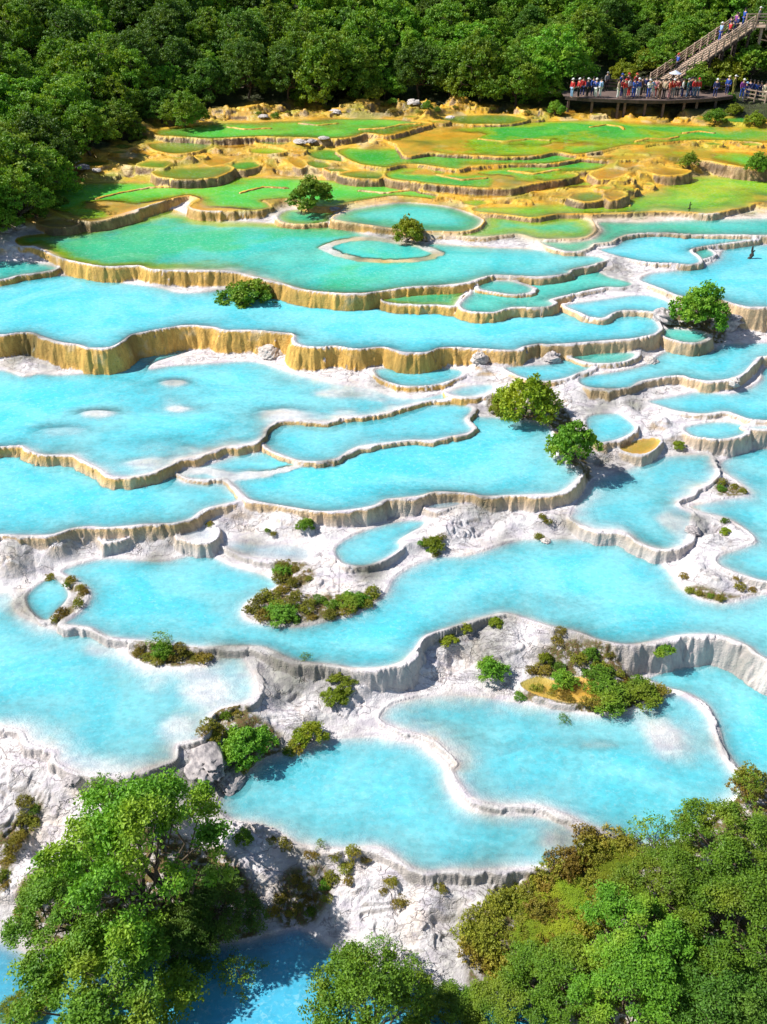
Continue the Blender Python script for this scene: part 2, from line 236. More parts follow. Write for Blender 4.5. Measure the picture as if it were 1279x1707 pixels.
for i, j, x, y, dm in zip(bi, bj, bx_, by_, bd):
    rx = min(rb.uniform(.5, 2.4), (dm-.12)*1.25); ry = rx*rb.uniform(.5, .8)
    if rx < .5: continue
    if any(abs(x-a[0]) < rx+a[2]+.12 and abs(y-a[1]) < ry+a[3]+.12 for a in placed): continue
    an = np.arange(12)*math.pi/6; rr = 1+rb.uniform(-.22, .22, 12)
    P = np.stack([x+rx*rr*np.cos(an), y+ry*rr*np.sin(an)], 1)
    k = 'basin%d' % n_b; n_b += 1; placed.append((x, y, rx, ry))
    wpoly[k] = spline(P); POOLS[k] = (float(land[i, j])+rb.uniform(.06, .22), str(rb.choice(['ochre', 'lime', 'olive', 'green'], p=[.22, .34, .2, .24])), .4, .6, .4, None)
    if n_b >= 90: break
print('mini basins', n_b)
X = GX.ravel(); Y = GY.ravel(); H = land.ravel().copy()
# forested slope beyond the shore
shw = []
for (a, b) in SHORE: shw.append(at_z([(a, b)], 0.8 if a > 150 else 0.0)[0])
shw = np.array(shw)
fpoly = np.vstack([shw, [[900, 150], [900, 900], [-900, 900], [-900, 20]]])
fd = np.full(len(X), 50.0)
csd = sdf(fpoly, GX[np.ix_(ci, cj)].ravel(), GY[np.ix_(ci, cj)].ravel()).reshape(len(ci), len(cj))
fsd = up(csd).ravel()
hd = np.maximum(0, -fsd)
slope_h = 0.24*np.minimum(hd, 60)+.05*np.maximum(hd-60, 0)
H = H+slope_h+sstep(0, 6, hd)*fbm(X*.12, Y*.12, 3, 5)*1.0
# nearest-pool distance, dams, floors
owner = np.full(len(X), -1, int); pd = np.full(len(X), 9.0)
SD = {}
keys = sorted(POOLS, key=lambda k: POOLS[k][0])
flute = fbm(X*2.6, Y*2.6, 3, 11)
flute2 = vnoise(X*7.5, Y*7.5, 21)
wob = fbm(X*.9, Y*.9, 2, 31); lobe = fbm(X*.55, Y*.55, 3, 37)
fl_s = fbm(X*.16, Y*.22, 4, 41, .55)
fl_m = fbm(X*.9, Y*1.1, 3, 51)
# rock ledges on the land
led = fbm(X*.35+.25*wob, Y*.55, 4, 61)
q = led*5.5; led_s = (np.floor(q)+sstep(.74, .98, q-np.floor(q)))/5.5
rug = np.abs(fbm(X*1.6, Y*2.6, 4, 71)); rug2 = fbm(X*5, Y*6, 2, 75)
for k in keys:
    P = wpoly[k]; mn = P.min(0)-3; mx = P.max(0)+3
    idx = np.nonzero((X > mn[0]) & (X < mx[0]) & (Y > mn[1]) & (Y < mx[1]))[0]
    d = sdf(P, X[idx], Y[idx]); 
    SD[k] = (idx, d); pd[idx] = np.minimum(pd[idx], d)
land_amp = sstep(.15, 1.4, pd)*(1-sstep(0, 3, hd))
H += land_amp*(led_s*(.6+.8*sstep(-1.2,-.4,land.ravel()))+(.16-rug*.5)*(.20)+rug2*.02)+sstep(.1, .5, pd)*rug2*.015
for k in keys:
    z, col, D, Ls, sh, _ = POOLS[k]
    idx, d = SD[k]
    dn = d+flute[idx]*.13+flute2[idx]*.035*(1+wob[idx])+(wob[idx]*.10+lobe[idx]*.30)*(d > 0)*sstep(0, .2, d)
    o = idx[d > 0]; do = d[d > 0]; dno = dn[d > 0]
    Ho = H[o]; bank = (Ho > z) & (owner[o] < 0)
    H[o] = np.where(bank, z+.03+(Ho-z)*sstep(0.0, 1.1, do), Ho)
    crest = .04+.035*wob[o]+.02*flute[o]
    cw = np.clip(.13+.12*lobe[o], .06, .3)
    dam = z+crest-np.maximum(0, dno-cw)*2.7-np.maximum(0, dno-cw)**2*1.5
    dam = np.where(do < cw*.6, np.maximum(dam, z+crest*sstep(0, cw*.6, do)+.003), dam)
    H[o] = np.maximum(H[o], dam)
    ii = idx[d <= 0]; di = -d[d <= 0]
    dep = D*(1-np.exp(-di/(Ls*1.3)))*(1+sh*(2.6 if col in ('green','lgreen','lime','olive') else 1.7)*fl_s[ii])-.10*np.abs(fl_m[ii])*sstep(0, 1, di)*(.4+sh)
    dep = np.maximum(dep, .012+.06*np.minimum(di, 1.))*sstep(-.02, .18, di)
    H[ii] = z-dep
    owner[ii] = keys.index(k)
# shoals and ridges under the water: (pool, px, py, rx, ry, height below surface)
for k, a, b, rx, ry, top in [('B3',292,637,44,13,.04),('B3',165,688,58,16,.04),('B3',298,681,50,15,.04),('B3',105,716,66,18,.13),('B3',470,690,70,16,.03),('B3',560,655,60,12,.05),('B3',240,770,60,14,.05),
      ('E1',180,1080,60,18,.06),('E1',350,1150,60,40,.04),('E1',300,1210,50,30,.05),('F1',1110,1230,70,60,.03),('F1',1000,1240,60,14,.12),('F2',930,1400,50,30,.03),('C2',420,790,60,14,.05),('C2',350,785,40,8,.05),('R13',1120,870,40,30,.05),('D12',900,1010,120,30,.3),('H1',620,1600,60,20,.05)]:
    z = POOLS[k][0]; c = at_z([(a, b), (a+rx, b), (a, b+ry)], z)
    RX = abs(c[1, 0]-c[0, 0]); RY = abs(c[2, 1]-c[0, 1])
    m = np.nonzero((owner == keys.index(k)) & (abs(X-c[0, 0]) < RX*1.8) & (abs(Y-c[0, 1]) < RY*1.8))[0]
    r = np.sqrt(((X[m]-c[0, 0])/RX)**2+((Y[m]-c[0, 1])/RY)**2)+.15*fl_m[m]
    s = 1-sstep(.25, 1.35, r)
    H[m] = H[m]*(1-s)+np.maximum(H[m], z-top)*s
def ridge(k, pts, wdt, top, closed=False):
    z = POOLS[k][0]; q = at_z(pts, z); n = len(q)
    m = np.nonzero(owner == keys.index(k))[0]; best = np.full(len(m), 1e9)
    for i in range(n if closed else n-1):
        a, b = q[i], q[(i+1) % n]; e = b-a
        t = np.clip(((X[m]-a[0])*e[0]+(Y[m]-a[1])*e[1])/(e@e), 0, 1)
        best = np.minimum(best, np.hypot(X[m]-a[0]-t*e[0], Y[m]-a[1]-t*e[1]))
    s = 1-sstep(wdt*.4, wdt, best+.12*flute[m])
    H[m] = H[m]*(1-s)+np.maximum(H[m], z-top)*s
ridge('B1', [(540,412),(560,404),(590,398),(625,397),(660,402),(700,408),(732,422),(715,430),(680,434),(640,435),(600,432),(565,424)], .8, .03, True)
for k_, pts_ in [('T2', [(985,212),(1010,208),(1035,211),(1040,216)]), ('T2', [(1060,236),(1080,231),(1112,232),(1130,228)]), ('T2', [(1140,222),(1165,219),(1190,222)]), ('T2', [(800,232),(840,236),(880,232),(915,234)]), ('T1', [(500,206),(530,209),(560,206)]), ('T1', [(600,216),(640,214),(668,208),(700,206)]), ('T1', [(380,212),(410,216),(450,214)]),
                 ('G1', [(160,332),(200,322),(250,313),(300,312)]), ('G1', [(400,322),(440,312),(480,314)]), ('G1', [(600,318),(640,322),(680,318)]), ('G2', [(960,345),(1000,340),(1050,343)]), ('T2b', [(1010,262),(1040,257),(1080,258)]), ('T4', [(730,292),(770,300),(810,297)]), ('T4', [(850,285),(890,290),(930,283)])]:
    ridge(k_, pts_, .32, -.07)
ridge('C2', [(300,787),(345,783),(390,796),(440,790),(500,776)], .5, .03)
ridge('F1', [(650,1215),(720,1215),(790,1225),(830,1250),(900,1235),(1000,1235)], .35, .25)
H = H.reshape(NR, NC); owner2 = owner.reshape(NR, NC)
def gz(x, y):
    i = float(np.interp(y, ys, np.arange(NR))); u = x/halfw(np.array(y, float)); j = float(np.interp(u, us, np.arange(NC)))
    i0 = min(int(i), NR-2); j0 = min(int(j), NC-2); a, b = i-i0, j-j0
    return float((H[i0, j0]*(1-b)+H[i0, j0+1]*b)*(1-a)+(H[i0+1, j0]*(1-b)+H[i0+1, j0+1]*b)*a)
def hit(px, py, dz=0.0):
    """the point where the sight line through (px, py) comes within dz of the ground"""
    d = rays([(px, py)])[0]; d = d/np.linalg.norm(d); t = 15.0; p = np.array([0, 0, CAMZ])
    while t < 300:
        q = p+d*t
        g = gz(q[0], q[1])+dz
        if q[2] <= g: break
        t += max(.02, (q[2]-g)*.5)
    return float(q[0]), float(q[1]), gz(q[0], q[1])

# ------------------------------------------------------------------ materials
def material(name):
    m = bpy.data.materials.new(name); m.use_nodes = True; t = m.node_tree; t.nodes.clear()
    return m, t, t.nodes.new, t.links.new
def nd(t, typ, **kw):
    n = t.nodes.new(typ)
    for k, v in kw.items():
        if k.startswith('i_'):
            n.inputs[int(k[2:]) if k[2:].isdigit() else k[2:]].default_value = v
        else: setattr(n, k, v)
    return n
def mixc(t, fac, a, b, blend='MIX'):
    n = t.nodes.new('ShaderNodeMix'); n.data_type = 'RGBA'; n.blend_type = blend
    for i, v in ((0, fac), (6, a), (7, b)):
        if hasattr(v, 'is_output') or hasattr(v, 'links'): t.links.new(v, n.inputs[i])
        elif isinstance(v, (int, float)): n.inputs[i].default_value = v
        else: n.inputs[i].default_value = tuple(v)+((1,) if len(v) == 3 else ())
    return n.outputs[2]
def math_(t, op, a, b=None, clamp=False):
    n = t.nodes.new('ShaderNodeMath'); n.operation = op; n.use_clamp = clamp
    for i, v in ((0, a), (1, b)):
        if v is None: continue
        if hasattr(v, 'links'): t.links.new(v, n.inputs[i])
        else: n.inputs[i].default_value = v
    return n.outputs[0]
def noise(t, vec, scale, detail=4, rough=.55, dist=0):
    n = t.nodes.new('ShaderNodeTexNoise'); n.inputs['Scale'].default_value = scale
    n.inputs['Detail'].default_value = detail; n.inputs['Roughness'].default_value = rough; n.inputs['Distortion'].default_value = dist
    t.links.new(vec, n.inputs['Vector']); return n.outputs[0]
def ramp(t, x, stops):
    n = t.nodes.new('ShaderNodeMapRange'); n.interpolation_type = 'SMOOTHSTEP'
    t.links.new(x, n.inputs[0]); n.inputs[1].default_value, n.inputs[2].default_value, n.inputs[3].default_value, n.inputs[4].default_value = stops
    return n.outputs[0]
def mapping(t, sc, src=None):
    g = t.nodes.new('ShaderNodeNewGeometry'); m = t.nodes.new('ShaderNodeMapping'); m.inputs['Scale'].default_value = sc
    t.links.new(src if src is not None else g.outputs['Position'], m.inputs[0]); return m.outputs[0]

def terrain_mat():
    m, t, N, L = material('travertine')
    out = N('ShaderNodeOutputMaterial'); b = N('ShaderNodeBsdfPrincipled'); L(b.outputs[0], out.inputs[0])
    b.inputs['Roughness'].default_value = .75
    at = N('ShaderNodeAttribute'); at.attribute_name = 'zones'; sep = N('ShaderNodeSeparateColor'); L(at.outputs['Color'], sep.inputs[0])
    ochre, soil, moss = sep.outputs[0], sep.outputs[1], sep.outputs[2]; tan = at.outputs['Alpha']
    g = N('ShaderNodeNewGeometry'); sx = N('ShaderNodeSeparateXYZ'); L(g.outputs['Normal'], sx.inputs[0])
    pos = mapping(t, (1, 1, 1)); n1 = noise(t, pos, .7, 6, .6); n2 = noise(t, pos, 3.5, 6, .65); n3 = noise(t, pos, 14, 4, .6)
    stre = noise(t, mapping(t, (4.5, 4.5, .9)), 1.0, 6, .68, .5)
    steep = ramp(t, sx.outputs[2], (.86, .5, 0, 1))
    white = mixc(t, ramp(t, n2, (.35, .7, 0, 1)), (.64, .60, .62), (.85, .81, .80))
    white = mixc(t, ramp(t, n1, (.50, .72, 0, .55)), white, (.70, .56, .44)); white = mixc(t, ramp(t, noise(t, mapping(t, (1, 2.2, 1)), .8, 6, .65, .5), (.48, .66, 0, .8)), white, (.54, .49, .55))
    # thin cracks in the flat rock
    warp = N('ShaderNodeVectorMath'); warp.operation = 'ADD'
    wn = N('ShaderNodeTexNoise'); wn.inputs['Scale'].default_value = .9; wn.inputs['Detail'].default_value = 4; L(pos, wn.inputs['Vector'])
    sc = N('ShaderNodeVectorMath'); sc.operation = 'SCALE'; sc.inputs[3].default_value = 1.6; L(wn.outputs[1], sc.inputs[0])
    L(mapping(t, (.55, 1.1, .4)), warp.inputs[0]); L(sc.outputs[0], warp.inputs[1])
    vo = N('ShaderNodeTexVoronoi'); vo.feature = 'DISTANCE_TO_EDGE'; vo.inputs['Scale'].default_value = 1.1; L(warp.outputs[0], vo.inputs['Vector'])
    crack = ramp(t, vo.outputs[0], (0.0, .028, 1, 0))
    dry = N('ShaderNodeAttribute'); dry.attribute_name = 'dry'; crack = math_(t, 'MULTIPLY', math_(t, 'MULTIPLY', crack, ramp(t, n1, (.42, .52, 0, 1))), dry.outputs['Fac'])
    white = mixc(t, math_(t, 'MULTIPLY', crack, .65), white, (.24, .20, .20))
    och = mixc(t, ramp(t, n1, (.35, .65, 0, 1)), (.74, .38, .02), (.76, .50, .06))
    och = mixc(t, ramp(t, n2, (.52, .75, 0, .75)), och, (.26, .12, .03))
    och = mixc(t, ramp(t, noise(t, pos, .33, 3, .5), (.56, .68, 0, .6)), och, (.74, .62, .36)); och = mixc(t, ramp(t, noise(t, pos, .22, 4, .6), (.5, .6, 0, .7)), och, (.42, .40, .03))
    rl = noise(t, mapping(t, (.9, 1.9, 1)), 1.1, 5, .6, .7); rl = ramp(t, math_(t, 'ABSOLUTE', math_(t, 'SUBTRACT', rl, .5)), (0.0, .016, 1, 0))
    rl = math_(t, 'MULTIPLY', math_(t, 'MULTIPLY', rl, ramp(t, noise(t, pos, .45, 2), (.42, .56, 0, 1))), dry.outputs['Fac'])
    crack = math_(t, 'MAXIMUM', crack, rl); white = mixc(t, math_(t, 'MULTIPLY', rl, .6), white, (.25, .19, .19))
    base = mixc(t, ochre, white, och)
    # dam faces: streaked
    fw = mixc(t, ramp(t, stre, (.2, .8, 0, 1)), (.46, .41, .41), (.70, .63, .58))
    ft = mixc(t, ramp(t, stre, (.2, .8, 0, 1)), (.58, .31, .06), (.90, .55, .13)); ft = mixc(t, ramp(t, n1, (.55, .7, 0, .6)), ft, (.82, .62, .36)); ft = mixc(t, ramp(t, n3, (.52, .7, 0, .5)), ft, (.25, .13, .05))
    fo = mixc(t, ramp(t, stre, (.25, .75, 0, 1)), (.20, .10, .03), (.58, .38, .18)); fo = mixc(t, ramp(t, n1, (.42, .6, 0, .8)), fo, (.10, .055, .02))  # brown ochre faces; the large dark patches are painted-in shadow
    face = mixc(t, tan, fw, ft); face = mixc(t, ochre, face, fo)
    base = mixc(t, steep, base, face)
    mo = mixc(t, ramp(t, n3, (.4, .62, 0, 1)), (.16, .085, .03), (.13, .14, .035))
    base = mixc(t, math_(t, 'MULTIPLY', moss, ramp(t, n2, (.38, .52, .2, 1))), base, mo)
    so = mixc(t, ramp(t, n2, (.4, .6, 0, 1)), (.030, .034, .012), (.055, .07, .02))
    base = mixc(t, soil, base, so)
    L(base, b.inputs['Base Color']); L(ramp(t, ochre, (0, 1, .8, .45)), b.inputs['Roughness'])
    bp = N('ShaderNodeBump'); bp.inputs['Strength'].default_value = .6; bp.inputs['Distance'].default_value = .10
    hgt = math_(t, 'ADD', math_(t, 'MULTIPLY', n2, 1.0), math_(t, 'MULTIPLY', n3, .45))
    hgt = math_(t, 'ADD', hgt, math_(t, 'MULTIPLY', stre, math_(t, 'MULTIPLY', steep, .55)))
    hgt = math_(t, 'SUBTRACT', hgt, math_(t, 'MULTIPLY', crack, .8))
    L(hgt, bp.inputs['Height']); L(bp.outputs[0], b.inputs['Normal'])
    return m
def water_mat():
    m, t, N, L = material('milky_water')
    out = N('ShaderNodeOutputMaterial'); oi = N('ShaderNodeAttribute'); oi.attribute_name = 'tone'
    at = N('ShaderNodeAttribute'); at.attribute_name = 'depth'
    pos = mapping(t, (1, 1, 1))
    big = noise(t, mapping(t, (1, 1.2, 1)), .22, 5, .6, 1.2); fine = noise(t, mapping(t, (1, 1.3, 1)), 3.2, 4, .7)
    # opacity of the milky water grows with its depth
    k = math_(t, 'MULTIPLY', at.outputs['Fac'], -2.4)
    k = math_(t, 'MULTIPLY', k, ramp(t, fine, (.3, .7, .72, 1.3)))
    op = math_(t, 'SUBTRACT', 1.0, math_(t, 'EXPONENT', k))
    deepmul = mixc(t, ramp(t, big, (.35, .65, 0, 1)), (.66, .95, .98), (1.5, 1.06, 1.02))
    col = mixc(t, 1.0, oi.outputs['Color'], deepmul, 'MULTIPLY')
    col = mixc(t, ramp(t, at.outputs['Fac'], (.25, 1.2, 0, .55)), col, mixc(t, 1.0, col, (.45, .86, .95), 'MULTIPLY'))
    sp = noise(t, mapping(t, (1, 1.2, 1)), 5.0, 4, .75, .8); col = mixc(t, ramp(t, sp, (.50, .68, 0, .24)), col, (.60, .90, .93))  # pale speckle painted into the water colour as ripple sparkle
    df = N('ShaderNodeBsdfDiffuse'); L(col, df.inputs[0])
    tr = N('ShaderNodeBsdfTransparent')
    L(mixc(t, ramp(t, at.outputs['Fac'], (0, .25, 0, 1)), (1, 1, 1), mixc(t, .5, oi.outputs['Color'], (1, 1, 1))), tr.inputs[0])
    mx = N('ShaderNodeMixShader'); L(op, mx.inputs[0]); L(tr.outputs[0], mx.inputs[1]); L(df.outputs[0], mx.inputs[2])
    gl = N('ShaderNodeBsdfGlossy'); gl.inputs['Roughness'].default_value = .035
    bp = N('ShaderNodeBump'); bp.inputs['Strength'].default_value = .22; bp.inputs['Distance'].default_value = .05
    rip = noise(t, mapping(t, (1, 1.5, 1)), 2.6, 5, .6, .4); L(rip, bp.inputs['Height']); L(bp.outputs[0], gl.inputs['Normal'])
    fr = N('ShaderNodeFresnel'); fr.inputs[0].default_value = 1.33; L(bp.outputs[0], fr.inputs['Normal'])
    m2 = N('ShaderNodeMixShader'); L(math_(t, 'MULTIPLY', fr.outputs[0], .6), m2.inputs[0]); L(mx.outputs[0], m2.inputs[1]); L(gl.outputs[0], m2.inputs[2])
    L(m2.outputs[0], out.inputs[0])
    return m
def leaf_mat(name, cols, trans=.28):
    m, t, N, L = material(name)
    out = N('ShaderNodeOutputMaterial'); at = N('ShaderNodeAttribute'); at.attribute_name = 'tint'
    oi = N('ShaderNodeObjectInfo')
    c = mixc(t, at.outputs['Fac'], cols[0], cols[1])
    c = mixc(t, ramp(t, noise(t, mapping(t, (1, 1, 1)), .5, 3), (.45, .65, 0, .6)), c, cols[2])
    hs = N('ShaderNodeHueSaturation'); L(c, hs.inputs['Color'])
    L(math_(t, 'ADD', .486, math_(t, 'MULTIPLY', oi.outputs['Random'], .022)), hs.inputs['Hue'])
    L(math_(t, 'ADD', .84, math_(t, 'MULTIPLY', oi.outputs['Random'], .55)), hs.inputs['Value'])
    c = hs.outputs[0]
    d = N('ShaderNodeBsdfPrincipled'); d.inputs['Roughness'].default_value = .55; d.inputs['Specular IOR Level'].default_value = .35; L(c, d.inputs['Base Color'])
    tr = N('ShaderNodeBsdfTranslucent'); L(mixc(t, 1.0, c, (1.5, 1.35, .5), 'MULTIPLY'), tr.inputs[0])
    mx = N('ShaderNodeMixShader'); mx.inputs[0].default_value = trans; L(d.outputs[0], mx.inputs[1]); L(tr.outputs[0], mx.inputs[2]); L(mx.outputs[0], out.inputs[0])
    return m
def plain(name, a, b2=None, scale=6, rough=.7, bump=.3, stretch=(1, 1, 1)):
    m, t, N, L = material(name)
    out = N('ShaderNodeOutputMaterial'); b = N('ShaderNodeBsdfPrincipled'); L(b.outputs[0], out.inputs[0]); b.inputs['Roughness'].default_value = rough
    tc = N('ShaderNodeTexCoord'); n = noise(t, mapping(t, stretch, tc.outputs['Object']), scale, 5, .6)
    L(mixc(t, ramp(t, n, (.35, .65, 0, 1)), a, b2 or a), b.inputs['Base Color'])
    bp = N('ShaderNodeBump'); bp.inputs['Strength'].default_value = bump; bp.inputs['Distance'].default_value = .03; L(n, bp.inputs['Height']); L(bp.outputs[0], b.inputs['Normal'])
    return m
def cloth_mat():
    m, t, N, L = material('cloth'); out = N('ShaderNodeOutputMaterial'); b = N('ShaderNodeBsdfPrincipled'); L(b.outputs[0], out.inputs[0])
    oi = N('ShaderNodeObjectInfo'); tc = N('ShaderNodeTexCoord'); n = noise(t, tc.outputs['Object'], 9, 3)
    L(mixc(t, 1.0, oi.outputs['Color'], mixc(t, n, (.7, .7, .7), (1.15, 1.15, 1.15)), 'MULTIPLY'), b.inputs['Base Color']); b.inputs['Roughness'].default_value = .85
    return m
M = {}
M['terrain'] = terrain_mat(); M['water'] = water_mat()
M['leaf_far'] = leaf_mat('forest_leaves', [(.06, .17, .012), (.18, .38, .024), (.26, .36, .028)])
M['leaf_dark'] = leaf_mat('dark_leaves', [(.04, .11, .013), (.10, .21, .02), (.12, .20, .02)])
M['leaf_near'] = leaf_mat('near_leaves', [(.055, .16, .012), (.17, .34, .022), (.26, .33, .024)], .25)
M['leaf_yellow'] = leaf_mat('yellow_green_leaves', [(.13, .20, .012), (.26, .36, .018), (.32, .34, .02)], .28)
M['leaf_moss'] = leaf_mat('moss_leaves', [(.14, .17, .018), (.32, .33, .03), (.28, .16, .03)], .2)
M['leaf_brown'] = leaf_mat('brown_leaves', [(.17, .11, .02), (.30, .25, .03), (.22, .24, .03)], .2)
M['bark'] = plain('bark', (.055, .038, .024), (.12, .09, .06), 5, .9, .6, (1, 1, .2))
M['deadwood'] = plain('dead_wood', (.03, .028, .026), (.07, .06, .05), 6, .9, .5)
M['paletwig'] = plain('pale_twig', (.30, .28, .24), (.42, .38, .33), 6, .9)
M['rock'] = plain('grey_rock', (.22, .20, .21), (.52, .47, .46), 3.5, .85, 1.0)
M['rock_light'] = plain('pale_rock', (.40, .35, .32), (.66, .60, .56), 3.5, .85, 1.0)
M['wood'] = plain('weathered_wood', (.10, .07, .06), (.19, .13, .11), 3, .8, .3, (.3, 3, 3))
M['wood_pale'] = plain('pale_wood', (.42, .30, .22), (.58, .44, .34), 3, .8, .3, (.3, 3, 3))
M['wood_dark'] = plain('dark_wood', (.045, .032, .025), (.09, .06, .05), 3, .8)
M['cloth'] = cloth_mat()
M['skin'] = plain('skin', (.50, .30, .20), (.56, .35, .24), 8, .5, .05)

# ------------------------------------------------------------------ object helpers
def mesh_np(name, V, Fq, smooth=True):
    me = bpy.data.meshes.new(name); V = np.asarray(V, np.float32); Fq = np.asarray(Fq, np.int32)
    n = Fq.shape[1]
    me.vertices.add(len(V)); me.vertices.foreach_set('co', V.ravel())
    me.loops.add(Fq.size); me.loops.foreach_set('vertex_index', Fq.ravel())
    me.polygons.add(len(Fq)); me.polygons.foreach_set('loop_start', np.arange(0, Fq.size, n, dtype=np.int32))
    me.polygons.foreach_set('loop_total', np.full(len(Fq), n, np.int32))
    me.polygons.foreach_set('use_smooth', np.full(len(Fq), smooth))
    me.update(calc_edges=True); return me
def link(name, me, mat=None, parent=None, **props):
    o = bpy.data.objects.new(name, me); S.collection.objects.link(o)
    if mat is not None and me is not None and not me.materials: me.materials.append(mat)
    if parent: o.parent = parent
    for k, v in props.items(): o[k] = v
    return o
def thing(name, label, cat, loc=(0, 0, 0), rz=0, sc=1, group=None):
    o = bpy.data.objects.new(name, None); S.collection.objects.link(o); o.empty_display_size = .3
    o.location = loc; o.rotation_euler = (0, 0, rz); o.scale = (sc, sc, sc) if isinstance(sc, (int, float)) else sc
    o['label'] = label; o['category'] = cat
    if group: o['group'] = group
    return o

# ------------------------------------------------------------------ terrain mesh
ids = np.arange(NR*NC).reshape(NR, NC)
quads = np.stack([ids[:-1, :-1], ids[:-1, 1:], ids[1:, 1:], ids[1:, :-1]], -1).reshape(-1, 4)
V = np.stack([GX.ravel(), GY.ravel(), H.ravel()], 1)
me = mesh_np('terrain', V, quads)
# zones: ochre ground far up the terraces, forest soil, moss, tan dams
nz = fbm(X*.08, Y*.08, 3, 81); nz2 = fbm(X*.5, Y*.5, 3, 85)
zz = H.ravel()
och = sstep(-1.25, -.55, zz+nz*.25-.10*sstep(10, 30, X)*0)
och = np.maximum(och, 0)
for k in keys:   # floors below turquoise pools stay pale
    c = POOLS[k][1]
    ii = SD[k][0][SD[k][1] <= .02]
    if c in ('teal', 'cyan', 'pale', 'blue'): och[ii] = np.minimum(och[ii], .12 if c == 'cyan' else .30)
    elif c == 'mud': och[ii] = .9
    if k == 'B1': och[ii] = np.clip(.35-(X[ii]+2)/28+fl_s[ii]*1.2, .08, .95)
soil = sstep(-.5, 2.0, hd+nz2*1.5)
tan = sstep(-5.2, -3.6, zz+nz*.4)*(1-.45*sstep(2, 16, X))
moss = np.zeros(len(X))
MOSS = [([(85,962),(110,965),(140,975),(146,990),(135,1012),(105,1036),(85,1036),(88,1020),(112,1000),(118,985),(100,975)], -5.55),
 ([(455,935),(500,940),(520,960),(500,985),(560,995),(628,985),(635,998),(600,1018),(560,1032),(500,1042),(440,1038),(412,1028),(412,1010),(440,995),(465,975),(470,955)], -5.5),
 ([(218,1080),(240,1070),(300,1072),(350,1088),(352,1102),(300,1108),(245,1107),(222,1096)], -5.8),
 ([(880,1130),(900,1095),(960,1080),(1040,1110),(1110,1150),(1080,1175),(1010,1188),(950,1180),(880,1160)], -6.6),
 ([(340,1215),(360,1190),(400,1175),(420,1190),(470,1210),(470,1260),(420,1285),(380,1260)], -6.4),
 ([(770,1560),(800,1500),(880,1460),(1000,1400),(1279,1310),(1500,1300),(1500,1900),(850,1760)], -7.3),
 ([(0,1400),(50,1360),(75,1345),(80,1365),(30,1420),(20,1460),(-60,1560),(-60,1450)], -7.6),
 ([(30,1500),(200,1400),(330,1420),(430,1480),(430,1560),(250,1590),(60,1580)], -8.1),
 ([(450,1500),(480,1450),(540,1450),(560,1480),(530,1530),(470,1540)], -7.9),
 ([(1195,800),(1240,810),(1245,824),(1200,824)], -5.1), ([(1140,985),(1160,975),(1230,990),(1270,985),(1200,1003),(1150,995)], -5.5),
 ([(640,385),(700,385),(720,398),(660,402)], -.8), ([(365,495),(400,480),(480,490),(480,518),(400,520)], -2.2), ([(1110,520),(1200,515),(1210,550),(1120,545)], -2.3),
 ([(820,670),(930,680),(990,760),(970,790),(900,720),(820,700)], -4.2)]
for P, z in MOSS:
    q = spline(at_z(P, MAPZ(z))); mn = q.min(0)-1; mx = q.max(0)+1
    ii = np.nonzero((X > mn[0]) & (X < mx[0]) & (Y > mn[1]) & (Y < mx[1]))[0]
    d = sdf(q, X[ii], Y[ii])+nz2[ii]*.35
    moss[ii] = np.maximum(moss[ii], 1-sstep(-.25, .1, d))
moss *= (owner < 0)
zo = np.stack([och, soil, moss, tan], 1).astype(np.float32)
a = me.attributes.new('zones', 'FLOAT_COLOR', 'POINT'); a.data.foreach_set('color', zo.ravel())
a = me.attributes.new('dry', 'FLOAT', 'POINT'); a.data.foreach_set('value', sstep(.05, .3, pd).astype(np.float32))
link('terrain', me, M['terrain'], kind='structure')

